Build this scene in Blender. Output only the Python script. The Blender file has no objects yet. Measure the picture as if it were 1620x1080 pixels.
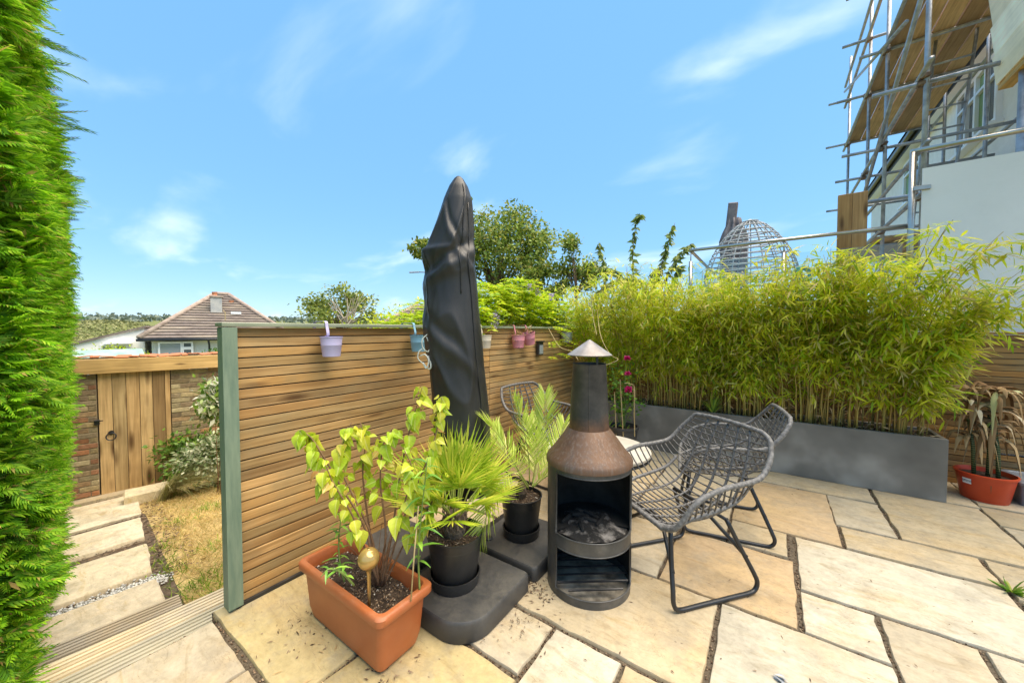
import bpy, math, random
import numpy as np
from mathutils import Vector, Matrix, noise as mnoise

random.seed(7); rng = np.random.default_rng(7)
R = math.radians
scene = bpy.context.scene
C = scene.collection

# ------------------------------------------------------------------ camera, sky, sun, exposure
CAM_H = 1.4; FOC = 580.0; YAW = R(35.2); PITCH = math.atan(18/580.)
cam_d = bpy.data.cameras.new('camera'); cam = bpy.data.objects.new('camera', cam_d); C.objects.link(cam)
cam_d.sensor_width = 36; cam_d.lens = 36*FOC/1620.; cam_d.clip_start = .05; cam_d.clip_end = 9000
cam.location = (0, 0, CAM_H); cam.rotation_euler = (R(90)-PITCH, 0, YAW)
scene.camera = cam

SUN_DIR = Vector((.36, .14, 1.0)).normalized()
sun_elev = math.asin(SUN_DIR.z); sun_az = math.atan2(SUN_DIR.x, SUN_DIR.y)
w = bpy.data.worlds.new('World'); scene.world = w; w.use_nodes = True
nt = w.node_tree; N = nt.nodes; L = nt.links
for n in list(N): N.remove(n)
out = N.new('ShaderNodeOutputWorld'); bg = N.new('ShaderNodeBackground'); bg.inputs['Strength'].default_value = .15
sky = N.new('ShaderNodeTexSky'); sky.sky_type = 'NISHITA'; sky.sun_disc = False
sky.sun_elevation = sun_elev; sky.sun_rotation = sun_az; sky.air_density = 1.0; sky.dust_density = .15; sky.ozone_density = 2.6
tc = N.new('ShaderNodeTexCoord'); sep = N.new('ShaderNodeSeparateXYZ'); L.new(tc.outputs['Generated'], sep.inputs[0])
def mnode(op, a, b=None):
    m = N.new('ShaderNodeMath'); m.operation = op
    for i, q in enumerate((a, b)):
        if q is None: continue
        if isinstance(q, (int, float)): m.inputs[i].default_value = q
        else: L.new(q, m.inputs[i])
    return m.outputs[0]
zz = mnode('ADD', mnode('MAXIMUM', sep.outputs['Z'], 0.0), .22)
cmb = N.new('ShaderNodeCombineXYZ')
L.new(mnode('DIVIDE', sep.outputs['X'], zz), cmb.inputs[0]); L.new(mnode('DIVIDE', sep.outputs['Y'], zz), cmb.inputs[1])
mp = N.new('ShaderNodeMapping'); mp.inputs['Rotation'].default_value = (0, 0, R(-28)); mp.inputs['Scale'].default_value = (.8, 1.3, 1)
mp.inputs['Location'].default_value = (2.35, .55, 0)
L.new(cmb.outputs[0], mp.inputs[0])
n1 = N.new('ShaderNodeTexNoise'); n1.inputs['Scale'].default_value = 1.55; n1.inputs['Detail'].default_value = 6; n1.inputs['Roughness'].default_value = .48; n1.inputs['Distortion'].default_value = .35
L.new(mp.outputs[0], n1.inputs['Vector'])
cr = N.new('ShaderNodeValToRGB'); cr.color_ramp.elements[0].position = .53; cr.color_ramp.elements[1].position = .90
cr.color_ramp.elements[1].color = (.62, .62, .62, 1); cr.color_ramp.interpolation = 'EASE'
L.new(n1.outputs['Fac'], cr.inputs['Fac'])
mixc = N.new('ShaderNodeMixRGB'); mixc.inputs['Color2'].default_value = (4.0, 4.6, 5.4, 1)
hs = N.new('ShaderNodeHueSaturation'); hs.inputs['Saturation'].default_value = 1.2; hs.inputs['Value'].default_value = .92
L.new(sky.outputs[0], hs.inputs['Color'])
even = N.new('ShaderNodeMixRGB'); even.inputs['Fac'].default_value = .80; even.inputs['Color2'].default_value = (.43, 1.34, 2.75, 1)
L.new(hs.outputs[0], even.inputs['Color1'])
L.new(cr.outputs['Color'], mixc.inputs['Fac']); L.new(even.outputs[0], mixc.inputs['Color1'])
L.new(mixc.outputs[0], bg.inputs['Color']); L.new(bg.outputs[0], out.inputs['Surface'])

sd = bpy.data.lights.new('sun', 'SUN'); sd.energy = 2.8; sd.angle = R(66); sd.color = (1, .955, .87)
so = bpy.data.objects.new('sun', sd); C.objects.link(so)
so.rotation_euler = SUN_DIR.to_track_quat('Z', 'Y').to_euler(); so.location = (3, -2, 8)
vs = scene.view_settings; vs.view_transform = 'Standard'; vs.look = 'None'; vs.gamma = 1; vs.exposure = 1.55
vs.use_curve_mapping = False
vs.use_white_balance = True; vs.white_balance_temperature = 7900; vs.white_balance_tint = 12
scene.cycles.max_bounces = 8; scene.cycles.transparent_max_bounces = 12; scene.cycles.use_denoising = True

# ------------------------------------------------------------------ surveying helpers (sight lines of the camera)
_f = np.array([-math.sin(YAW)*math.cos(PITCH), math.cos(YAW)*math.cos(PITCH), -math.sin(PITCH)])
_r = np.array([math.cos(YAW), math.sin(YAW), 0.]); _u = np.cross(_r, _f)
def ray(x, y): return _r*(x-810)/FOC + _u*(540-y)/FOC + _f
def at_z(x, y, z=0.): r = ray(x, y); return np.array([0, 0, CAM_H]) + r*((z-CAM_H)/r[2])
def at_X(x, y, X): r = ray(x, y); return np.array([0, 0, CAM_H]) + r*(X/r[0])
def at_Y(x, y, Y): r = ray(x, y); return np.array([0, 0, CAM_H]) + r*(Y/r[1])
def at_d(x, y, d): return np.array([0, 0, CAM_H]) + ray(x, y)*d
GA, GB = -.28, .1295                       # the lower garden slopes: z = GA + GB*(X+2.6)
def garden_z(X): return GA + GB*(X+2.6)
def at_g(x, y):
    r = ray(x, y); t = (GA + GB*2.6 - CAM_H)/(r[2]-GB*r[0]); return np.array([0, 0, CAM_H]) + r*t

# ------------------------------------------------------------------ object helpers
def tag(o, label=None, cat=None, group=None, kind=None):
    if label: o['label'] = label
    if cat: o['category'] = cat
    if group: o['group'] = group
    if kind: o['kind'] = kind
    return o
def thing(name, label, cat, loc=(0, 0, 0), rz=0., group=None):
    o = bpy.data.objects.new(name, None); C.objects.link(o); o.location = Vector([float(q) for q in loc]); o.rotation_euler = (0, 0, rz)
    o.empty_display_size = .1
    return tag(o, label, cat, group)
def link(name, me, parent=None, loc=None, rot=None, mat=None, color=None):
    o = bpy.data.objects.new(name, me); C.objects.link(o)
    if parent is not None: o.parent = parent
    if loc is not None: o.location = Vector([float(q) for q in loc])
    if rot is not None: o.rotation_euler = rot
    if mat is not None and not me.materials: me.materials.append(mat)
    if color is not None: o.color = (*color, 1)
    return o
class MB:
    def __init__(s): s.v = []; s.f = []
    def add(s, vs, fs):
        o = len(s.v); s.v += [tuple(float(c) for c in q) for q in vs]; s.f += [tuple(i+o for i in q) for q in fs]; return s
    def box(s, c, d, rot=None, ch=0.):
        """box with optional chamfered top/bottom edges"""
        hx, hy, hz = d[0]/2, d[1]/2, d[2]/2
        if ch:
            rings = [(hx-ch, hy-ch, -hz), (hx, hy, -hz+ch), (hx, hy, hz-ch), (hx-ch, hy-ch, hz)]
        else: rings = [(hx, hy, -hz), (hx, hy, hz)]
        vs = []
        for a, b, z in rings: vs += [(-a, -b, z), (a, -b, z), (a, b, z), (-a, b, z)]
        fs = [(3, 2, 1, 0)]
        for k in range(len(rings)-1):
            for i in range(4): j = (i+1) % 4; fs.append((4*k+i, 4*k+j, 4*k+4+j, 4*k+4+i))
        e = 4*(len(rings)-1); fs.append((e, e+1, e+2, e+3))
        if rot is not None: vs = [rot @ Vector(q) for q in vs]
        return s.add([(q[0]+c[0], q[1]+c[1], q[2]+c[2]) for q in vs], fs)
    def beam(s, a, b, wd, ht, up=(0, 0, 1), ch=0.):
        a = Vector(a); b = Vector(b); x = (b-a).normalized(); z = Vector(up); z = (z-x*z.dot(x)).normalized(); y = z.cross(x)
        m = Matrix((x, y, z)).transposed()
        return s.box((a+b)/2, ((b-a).length, wd, ht), m, ch)
    def tube(s, pts, r, n=6, closed=False, flat=None):
        P = [Vector([float(c) for c in q]) for q in pts]; m = len(P)
        rr = r if hasattr(r, '__len__') else [r]*m
        T = []
        for i in range(m):
            a = P[i-1] if (i or closed) else P[i]; b = P[(i+1) % m] if (i < m-1 or closed) else P[i]
            t = (b-a); T.append(t.normalized() if t.length > 1e-9 else Vector((0, 0, 1)))
        nrm = Vector((0, 0, 1)) if abs(T[0].z) < .9 else Vector((1, 0, 0))
        vs = []
        for i in range(m):
            nrm = (nrm - T[i]*nrm.dot(T[i])); nrm = nrm.normalized() if nrm.length > 1e-6 else T[i].orthogonal().normalized()
            bi = T[i].cross(nrm)
            for k in range(n):
                a = 2*math.pi*k/n
                vs.append(P[i] + (nrm*math.cos(a)*(flat or 1) + bi*math.sin(a))*rr[i])
        fs = []
        for i in range(m if closed else m-1):
            for k in range(n):
                j = (i+1) % m; q = (k+1) % n
                fs.append((i*n+k, i*n+q, j*n+q, j*n+k))
        if not closed: fs += [tuple(range(n-1, -1, -1)), tuple((m-1)*n+k for k in range(n))]
        return s.add(vs, fs)
    def lathe(s, prof, n=24, c=(0, 0, 0), a0=0., a1=2*math.pi, cap0=False, cap1=False):
        full = abs(a1-a0-2*math.pi) < 1e-6; m = n if full else n+1
        vs = []
        for r, z in prof:
            for k in range(m):
                a = a0+(a1-a0)*k/n; vs.append((c[0]+r*math.cos(a), c[1]+r*math.sin(a), c[2]+z))
        fs = []
        for i in range(len(prof)-1):
            for k in range(n):
                q = (k+1) % m; fs.append((i*m+k, i*m+q, (i+1)*m+q, (i+1)*m+k))
        if cap0: fs.append(tuple(range(m-1, -1, -1)))
        if cap1: fs.append(tuple((len(prof)-1)*m+k for k in range(m)))
        return s.add(vs, fs)
    def prism(s, poly, z0, z1):
        n = len(poly); vs = [(p[0], p[1], z0) for p in poly]+[(p[0], p[1], z1) for p in poly]
        return s.add(vs, [tuple(range(n-1, -1, -1)), tuple(range(n, 2*n))]+[(i, (i+1) % n, n+(i+1) % n, n+i) for i in range(n)])
    def extrude(s, prof, a, b, up=(0, 0, 1)):
        """profile (u,v) swept from a to b; u across, v up"""
        a = Vector(a); b = Vector(b); x = (b-a).normalized(); z = Vector(up); z = (z-x*z.dot(x)).normalized(); y = z.cross(x); n = len(prof)
        vs = [a+y*p[0]+z*p[1] for p in prof]+[b+y*p[0]+z*p[1] for p in prof]
        return s.add(vs, [tuple(range(n)), tuple(range(2*n-1, n-1, -1))]+[(i, n+i, n+(i+1) % n, (i+1) % n) for i in range(n)])
    def mesh(s, name, mat=None, smooth=False, origin=None):
        me = bpy.data.meshes.new(name)
        vs = s.v if origin is None else [(q[0]-origin[0], q[1]-origin[1], q[2]-origin[2]) for q in s.v]
        me.from_pydata(vs, [], s.f); me.update()
        if mat: me.materials.append(mat)
        if smooth:
            me.polygons.foreach_set('use_smooth', [True]*len(me.polygons))
            if smooth != 'all' and hasattr(me, 'set_sharp_from_angle'): me.set_sharp_from_angle(angle=R(38))
        return me
    def build(s, name, mat, parent=None, smooth=False, origin=None, loc=None, rot=None, color=None):
        return link(name, s.mesh(name, mat, smooth, origin), parent, loc, rot, None, color)
def np_mesh(name, V, F, mat, smooth=False):
    me = bpy.data.meshes.new(name); k = F.shape[1]
    me.vertices.add(len(V)); me.vertices.foreach_set('co', np.ascontiguousarray(V, np.float32).ravel())
    me.loops.add(F.size); me.loops.foreach_set('vertex_index', np.ascontiguousarray(F, np.int32).ravel())
    me.polygons.add(len(F)); me.polygons.foreach_set('loop_start', np.arange(0, F.size, k, dtype=np.int32))
    try: me.polygons.foreach_set('loop_total', np.full(len(F), k, np.int32))
    except Exception: pass
    if smooth: me.polygons.foreach_set('use_smooth', np.ones(len(F), bool))
    me.update(calc_edges=True); me.validate(); me.materials.append(mat)
    return me
def norm(a): return a/np.maximum(np.linalg.norm(a, axis=-1, keepdims=True), 1e-9)
def scatter(tv, tf, pos, d, nrm, sl, sw=None, sh=None):
    """copies of template (x along d, y across, z along normal)"""
    tv = np.asarray(tv, float); tf = np.asarray(tf, int); n = len(pos)
    d = norm(np.asarray(d, float)); nrm = np.asarray(nrm, float); z = norm(nrm-(nrm*d).sum(1, keepdims=True)*d); y = np.cross(z, d)
    sl = np.broadcast_to(np.asarray(sl, float), (n,)); sw = sl if sw is None else np.broadcast_to(np.asarray(sw, float), (n,))
    sh = sw if sh is None else np.broadcast_to(np.asarray(sh, float), (n,))
    V = (pos[:, None, :] + tv[None, :, 0:1]*(d*sl[:, None])[:, None, :] + tv[None, :, 1:2]*(y*sw[:, None])[:, None, :] + tv[None, :, 2:3]*(z*sh[:, None])[:, None, :])
    F = tf[None]+(np.arange(n)*len(tv))[:, None, None]
    return V.reshape(-1, 3), F.reshape(-1, tf.shape[1])
KITE = ([(0, 0, 0), (.4, .5, .12), (1, 0, -.1), (.4, -.5, .12)], [(0, 2, 1), (0, 3, 2)])
BLADE = ([(0, 0, 0), (.3, .5, .1), (.3, -.5, .1), (.7, .4, 0.), (.7, -.4, 0.), (1, 0, -.35)], [(0, 2, 1), (1, 2, 4), (1, 4, 3), (3, 4, 5)])
def rdir(n, zlo=-1., zhi=1.):
    a = rng.uniform(0, 2*np.pi, n); z = rng.uniform(zlo, zhi, n); q = np.sqrt(1-z*z); return np.stack([q*np.cos(a), q*np.sin(a), z], 1)
def smoothpath(pts, n):
    """Catmull-Rom through pts, n samples"""
    P = np.array(pts, float); P = np.vstack([2*P[0]-P[1], P, 2*P[-1]-P[-2]]); m = len(P)-3; o = []
    for t in np.linspace(0, m-1e-6, n):
        i = int(t); u = t-i; a, b, c, d = P[i:i+4]
        o.append(.5*((2*b)+(-a+c)*u+(2*a-5*b+4*c-d)*u*u+(-a+3*b-3*c+d)*u**3))
    return np.array(o)

# ------------------------------------------------------------------ materials
class NT:
    def __init__(s, name):
        s.m = bpy.data.materials.new(name); s.m.use_nodes = True; s.n = s.m.node_tree.nodes; s.l = s.m.node_tree.links
        s.b = s.n['Principled BSDF']; s.o = s.n['Material Output']
    def node(s, t, **kw):
        q = s.n.new(t)
        for k, v in kw.items(): setattr(q, k, v)
        return q
    def set(s, q, **kw):
        for k, v in kw.items():
            sock = q.inputs[k.replace('_', ' ')] if k.replace('_', ' ') in q.inputs else q.inputs[k]
            if hasattr(v, 'default_value') and not isinstance(v, (int, float)): s.l.new(v, sock)
            else: sock.default_value = v
        return q
    def coords(s, kind='Object', scale=(1, 1, 1), jitter=True, rot=(0, 0, 0)):
        t = s.node('ShaderNodeTexCoord'); v = t.outputs[kind]
        if jitter:
            oi = s.node('ShaderNodeObjectInfo'); mm = s.node('ShaderNodeVectorMath', operation='MULTIPLY_ADD')
            cb = s.node('ShaderNodeCombineXYZ')
            for i in range(3): s.l.new(oi.outputs['Random'], cb.inputs[i])
            s.l.new(cb.outputs[0], mm.inputs[0]); mm.inputs[1].default_value = (37.3, 51.7, 13.9); s.l.new(v, mm.inputs[2]); v = mm.outputs[0]
        mp = s.node('ShaderNodeMapping'); mp.inputs['Scale'].default_value = scale; mp.inputs['Rotation'].default_value = rot
        s.l.new(v, mp.inputs[0]); return mp.outputs[0]
    def noise(s, vec, scale=5, detail=4, rough=.55, dist=0.):
        q = s.node('ShaderNodeTexNoise'); s.l.new(vec, q.inputs['Vector']); q.inputs['Scale'].default_value = scale; q.inputs['Detail'].default_value = detail
        q.inputs['Roughness'].default_value = rough; q.inputs['Distortion'].default_value = dist; return q.outputs['Fac']
    def vor(s, vec, scale=5, feature='F1'):
        q = s.node('ShaderNodeTexVoronoi', feature=feature); s.l.new(vec, q.inputs['Vector']); q.inputs['Scale'].default_value = scale; return q.outputs['Distance']
    def ramp(s, fac, stops, mode='LINEAR'):
        q = s.node('ShaderNodeValToRGB'); e = q.color_ramp.elements; q.color_ramp.interpolation = mode
        while len(e) < len(stops): e.new(.5)
        for i, (p, c) in enumerate(stops):
            e[i].position = p; e[i].color = (*c, 1) if hasattr(c, '__len__') else (c, c, c, 1)
        s.l.new(fac, q.inputs['Fac']); return q.outputs['Color']
    def mix(s, fac, a, b, mode='MIX'):
        q = s.node('ShaderNodeMixRGB', blend_type=mode)
        for k, v in (('Fac', fac), ('Color1', a), ('Color2', b)):
            if hasattr(v, 'default_value') and not isinstance(v, (int, float, tuple)): s.l.new(v, q.inputs[k])
            else: q.inputs[k].default_value = v if isinstance(v, (int, float)) else (*v, 1)
        return q.outputs['Color']
    def math(s, op, a, b=0.):
        q = s.node('ShaderNodeMath', operation=op)
        for i, v in enumerate((a, b)):
            if isinstance(v, (int, float)): q.inputs[i].default_value = v
            else: s.l.new(v, q.inputs[i])
        return q.outputs[0]
    def bump(s, h, strength=.3, dist=.01):
        q = s.node('ShaderNodeBump'); q.inputs['Strength'].default_value = strength; q.inputs['Distance'].default_value = dist; s.l.new(h, q.inputs['Height'])
        s.l.new(q.outputs[0], s.b.inputs['Normal']); return s
    def color(s, c):
        if isinstance(c, tuple): s.b.inputs['Base Color'].default_value = (*c, 1)
        else: s.l.new(c, s.b.inputs['Base Color'])
        return s
    def pr(s, rough=.6, metal=0., spec=.5):
        if isinstance(rough, (int, float)): s.b.inputs['Roughness'].default_value = rough
        else: s.l.new(rough, s.b.inputs['Roughness'])
        s.b.inputs['Metallic'].default_value = metal; s.b.inputs['Specular IOR Level'].default_value = spec; return s
    def rnd(s): return s.node('ShaderNodeObjectInfo').outputs['Random']
    def island(s): return s.node('ShaderNodeNewGeometry').outputs['Random Per Island']
def mottled(name, a, b, scale=8, rough=.6, bump=.2, metal=0., detail=5, dist=.004, lo=.35, hi=.65, spec=.5, stretch=(1, 1, 1), dust=None):
    q = NT(name); v = q.coords('Object', stretch); f = q.noise(v, scale, detail, .6)
    col = q.ramp(f, [(lo, a), (hi, b)])
    if dust:
        d1 = q.noise(v, 5.5, 6, .72, .6); d2 = q.noise(v, 55, 4, .7); geo = q.node('ShaderNodeNewGeometry'); gs = q.node('ShaderNodeSeparateXYZ'); q.l.new(geo.outputs['Normal'], gs.inputs[0])
        amt = q.math('MULTIPLY', q.ramp(d1, [(.42, .12), (.68, 1.)]), q.math('ADD', q.math('MULTIPLY', q.math('MAXIMUM', gs.outputs['Z'], 0.), .6), .4)); amt = q.math('MULTIPLY', amt, q.ramp(d2, [(.35, .5), (.6, 1.)]))
        col = q.mix(q.math('MULTIPLY', amt, dust[1]), col, dust[0]); rough = q.math('ADD', q.math('MULTIPLY', amt, .35), rough)
    q.color(col).pr(rough, metal, spec)
    if bump: q.bump(q.noise(v, scale*5, 4, .65), bump, dist)
    return q.m
def leafmat(name, stops, trans=.35, rough=.5, spec=.3, scale=None, val=.25):
    """leaf colours vary leaf by leaf; light shines through"""
    q = NT(name); r = q.island(); col = q.ramp(r, stops)
    v = q.coords('Object', jitter=False); f = q.noise(v, scale or 3., 2)
    col = q.mix(1., col, q.ramp(f, [(.3, 1-val), (.7, 1+val)]), 'MULTIPLY')
    q.color(col).pr(rough, 0, spec)
    t = q.node('ShaderNodeBsdfTranslucent'); q.l.new(col, t.inputs['Color']); m = q.node('ShaderNodeMixShader'); m.inputs[0].default_value = trans
    q.l.new(q.b.outputs[0], m.inputs[1]); q.l.new(t.outputs[0], m.inputs[2]); q.l.new(m.outputs[0], q.o.inputs['Surface'])
    return q.m
def woodmat(name, cols, axis=0, rough=.65, knots=.035, grain=38., wear=None):
    """boards whose grain runs along the object's axis; knots as dark eyes"""
    q = NT(name); sc = [grain]*3; sc[axis] = 1.6
    v = q.coords('Object', tuple(sc)); g = q.noise(v, 1., 5, .6, .6)
    sc2 = [14.]*3; sc2[axis] = 3.2; v2 = q.coords('Object', tuple(sc2))
    col = q.ramp(g, [(.28, cols[0]), (.5, cols[1]), (.72, cols[2])])
    tint = q.ramp(q.rnd(), [(0, (.60, .50, .38)), (.2, (1.0, .93, .80)), (.4, (1.26, 1.03, .70)), (.6, (.80, .76, .62)), (.8, (1.28, 1.14, .9)), (1, (.90, .70, .48))])
    col = q.mix(1., col, tint, 'MULTIPLY')
    big = q.noise(q.coords('Object', (1.3, 1.3, 1.3)), 2., 3)
    col = q.mix(1., col, q.ramp(big, [(.3, .82), (.7, 1.14)]), 'MULTIPLY')
    if knots:
        kn = q.vor(v2, .55); col = q.mix(q.ramp(kn, [(0, 1.), (knots*2, .85), (knots*5.5, 0.)]), col, (.10, .045, .016))
    if wear:
        wn = q.noise(q.coords('Object', (3, 3, 3)), 1.4, 4); col = q.mix(q.ramp(wn, [(.45, 0.), (.68, wear[1])]), col, wear[0])
    q.color(col).pr(rough, 0, .3); q.bump(g, .25, .003); return q.m

M = {}
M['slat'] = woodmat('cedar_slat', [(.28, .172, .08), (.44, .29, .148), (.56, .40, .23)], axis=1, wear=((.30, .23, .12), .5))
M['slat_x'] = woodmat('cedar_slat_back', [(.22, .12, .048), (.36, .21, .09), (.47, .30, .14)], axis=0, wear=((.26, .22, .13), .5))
M['gate'] = woodmat('gate_wood', [(.34, .235, .13), (.49, .355, .21), (.60, .46, .295)], axis=2, knots=.06)
M['beam'] = woodmat('beam_wood', [(.34, .24, .12), (.50, .37, .2), (.62, .48, .28)], axis=0, knots=.03)
M['scafboard'] = woodmat('scaffold_board', [(.34, .23, .14), (.48, .34, .21), (.58, .43, .28)], axis=1, knots=.02)
M['scafboard_z'] = woodmat('scaffold_board_upright', [(.22, .13, .065), (.33, .2, .1), (.43, .29, .16)], axis=2, knots=.04)
M['whiteboard'] = woodmat('white_primed_timber', [(.74, .74, .73), (.83, .83, .82), (.88, .88, .87)], axis=1, knots=.02)
M['joist'] = woodmat('pine_joist', [(.42, .25, .08), (.58, .36, .12), (.68, .46, .19)], axis=1, knots=.03)
M['green'] = mottled('sage_green_paint', (.125, .19, .135), (.20, .265, .185), 6, .55, .12, stretch=(6, 6, .8))
M['green_cap'] = mottled('sage_green_cap', (.20, .235, .165), (.28, .31, .22), 5, .5, .12)
M['cover'] = mottled('black_canvas', (.015, .0145, .014), (.028, .027, .026), 3, .46, .10, spec=.5)
M['plastic_black'] = mottled('black_plastic', (.012, .013, .014), (.024, .025, .027), 4, .36, .06, dust=((.14, .12, .10), .3))
M['base_plastic'] = mottled('charcoal_base_plastic', (.030, .031, .033), (.055, .055, .055), 5, .48, .14, dust=((.20, .175, .14), .45))
M['terracotta'] = mottled('terracotta_plastic', (.36, .088, .024), (.46, .128, .038), 3, .40, .06, dust=((.42, .26, .16), .40))
M['red_plastic'] = mottled('red_plastic', (.52, .045, .014), (.60, .07, .02), 4, .35, .03)
M['grey_plastic'] = mottled('grey_plastic', (.17, .19, .22), (.22, .24, .27), 3, .4, .03)
M['black_metal'] = mottled('black_powder_coat', (.012, .013, .015), (.022, .024, .027), 10, .35, .05)
M['galv'] = mottled('galvanised_tube', (.24, .25, .26), (.42, .43, .44), 9, .42, .1, metal=.6)
M['rust_clamp'] = mottled('rusty_coupler', (.10, .055, .03), (.28, .19, .13), 30, .7, .3, metal=.3)
M['steel'] = mottled('stainless_steel', (.42, .38, .32), (.56, .52, .46), 5, .28, .02, metal=.9)
M['wicker'] = mottled('grey_wicker', (.08, .077, .073), (.205, .197, .188), 60, .55, .4)
M['wicker_dark'] = mottled('dark_wicker_strand', (.045, .043, .041), (.16, .152, .145), 50, .42, .3)
M['wicker_pale'] = mottled('pale_wicker', (.34, .36, .37), (.5, .52, .53), 40, .6, .3)
M['soil'] = mottled('potting_soil', (.030, .017, .010), (.11, .07, .045), 26, .95, .9, dist=.02)
M['earth'] = mottled('garden_soil', (.06, .038, .024), (.19, .13, .085), 14, .95, .9, dist=.02)
M['mortar'] = mottled('dark_joint_grit', (.07, .052, .034), (.20, .155, .105), 70, .95, .9, dist=.008)
M['concrete'] = mottled('concrete', (.32, .30, .26), (.44, .41, .36), 6, .9, .3)
M['white_wall'] = mottled('white_render', (.80, .78, .745), (.86, .845, .81), 5, .85, .25, dust=((.52, .50, .46), .35))
M['upvc'] = mottled('white_upvc', (.78, .79, .79), (.82, .82, .82), 3, .3, 0.)
M['black_fascia'] = mottled('black_upvc', (.010, .011, .013), (.02, .021, .024), 3, .3, .02)
M['gravel'] = leafmat('gravel_stone', [(0, (.25, .25, .24)), (.4, (.45, .44, .42)), (.75, (.62, .60, .56)), (1, (.30, .26, .21))], trans=0., rough=.85)
M['bark'] = mottled('bark', (.07, .045, .028), (.19, .135, .09), 20, .9, .8, dist=.01)
M['twig'] = mottled('brown_twig', (.12, .06, .03), (.24, .13, .07), 30, .7, .3)
M['cane'] = mottled('bamboo_cane', (.36, .25, .10), (.52, .40, .2), 14, .6, .2)
M['green_stem'] = mottled('green_stem', (.12, .19, .04), (.22, .30, .07), 14, .6, .1)
M['gold'] = mottled('gold_glass', (.42, .25, .07), (.52, .34, .12), 3, .16, .02, metal=.45)
M['white_strap'] = mottled('white_strap', (.48, .50, .45), (.62, .64, .58), 20, .7, .2)
M['frost'] = mottled('frosted_privacy_glass', (.82, .80, .76), (.85, .83, .79), 2, .35, 0., dust=((.66, .66, .64), .5))
for k, c in dict(lilac=(.50, .45, .66), blue=(.22, .46, .60), pink=(.66, .25, .30), cream=(.62, .54, .42), zinc=(.38, .38, .37)).items():
    M['pot_'+k] = mottled(k+'_enamel', tuple(q*.93 for q in c), c, 6, .38, .03)
def glassmat(name, col=(.10, .12, .13), rough=.06):
    q = NT(name); q.color(col).pr(rough, 0, .9); return q.m
M['pane'] = glassmat('window_glass'); M['pane_light'] = glassmat('window_glass_blind', (.26, .29, .31), .12)
q = NT('clear_balustrade_glass'); tr = q.node('ShaderNodeBsdfTransparent'); tr.inputs[0].default_value = (.9, .95, .93, 1)
gl = q.node('ShaderNodeBsdfGlossy'); gl.inputs['Roughness'].default_value = .03; mx = q.node('ShaderNodeMixShader'); mx.inputs[0].default_value = .05
q.l.new(tr.outputs[0], mx.inputs[1]); q.l.new(gl.outputs[0], mx.inputs[2]); q.l.new(mx.outputs[0], q.o.inputs['Surface']); M['clear_glass'] = q.m

# riven sandstone; each slab's own tint comes from the object colour
def stonemat(name, along=(1.6, 5.5, 3)):
    q = NT(name); oi = q.node('ShaderNodeObjectInfo'); v = q.coords('Object'); va = q.coords('Object', along, rot=(0, 0, R(12)))
    band = q.noise(va, 1.6, 6, .62, 1.2); big = q.noise(v, 2.1, 4, .6, .5); fine = q.noise(v, 38, 4, .7)
    col = q.mix(1., oi.outputs['Color'], q.ramp(band, [(.25, (.66, .58, .46)), (.42, (.98, .95, .90)), (.56, (1.06, 1.03, 1.0)), (.68, (.93, .85, .70)), (.80, (.78, .66, .46))]), 'MULTIPLY')
    col = q.mix(q.ramp(big, [(.48, 0.), (.72, .52)]), col, (.50, .345, .17))
    col = q.mix(q.ramp(q.noise(v, 5.2, 5, .7), [(.48, 0.), (.72, .58)]), col, (.29, .26, .205))
    col = q.mix(1., col, q.ramp(fine, [(.3, .88), (.6, 1.04)]), 'MULTIPLY')
    sp = q.vor(q.coords('Object', (1, 1.6, 1)), 17.); spn = q.noise(v, 6., 2)
    col = q.mix(q.math('MULTIPLY', q.ramp(sp, [(.05, 1.), (.13, 0.)]), q.ramp(spn, [(.5, 0.), (.6, .75)])), col, (.13, .095, .06))
    cr = q.noise(q.coords('Object', (2.2, 6.5, 3), rot=(0, 0, R(9))), 1.3, 5, .6, 2.2)
    edge = q.math('ABSOLUTE', q.math('SUBTRACT', cr, .5))
    col = q.mix(q.math('MULTIPLY', q.ramp(edge, [(0, 1.), (.006, 0.)]), q.ramp(big, [(.42, 0.), (.55, .7)])), col, (.20, .15, .09))
    col = q.mix(1., col, q.ramp(q.noise(q.coords('Object', (1, 1, 1)), 11, 6, .7), [(.3, .86), (.6, 1.05)]), 'MULTIPLY'); q.color(col).pr(.78, 0, .3)
    h = q.math('ADD', q.math('MULTIPLY', band, 1.), q.math('MULTIPLY', fine, .22)); q.bump(h, .55, .014); return q.m
M['stone'] = stonemat('riven_sandstone')

# ================================================================== the setting
def fbm(x, y, s=1., o=4):
    return mnoise.fractal(Vector((x*s, y*s, 3.3)), 1., 2., o)
# terrain: one sheet out to the horizon, falling away below the garden and rising to far hills
q = NT('far_terrain'); v = q.coords('Object', jitter=False)
f = q.noise(v, .012, 8, .65); f2 = q.noise(v, .2, 5, .6)
q.color(q.mix(.5, q.ramp(f, [(.35, (.06, .085, .028)), (.5, (.13, .15, .045)), (.65, (.20, .19, .075))]), q.ramp(f2, [(.35, (.13, .15, .055)), (.65, (.22, .23, .09))]))).pr(.95, 0, .1)
M['terrain'] = q.m
VA = math.atan2(_f[1], _f[0])
def terr(r, a):
    x, y = r*math.cos(a), r*math.sin(a)
    z = np.interp(r, [0, 9, 30, 100, 400, 900, 1500, 2500, 4000, 7000], [-1.45, -1.5, -2.6, -9, -20, -16, 8, 62, 78, 60])
    z += fbm(x, y, 1/500.)*np.interp(r, [0, 60, 700, 2500, 7000], [0, .4, 4, 13, 10])
    da = (a-(VA+math.atan((810-165)/FOC)) + math.pi) % (2*math.pi)-math.pi
    z += 24*math.exp(-(da/.16)**2)*math.exp(-((r-330)/90)**2)
    return (x, y, z)
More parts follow.
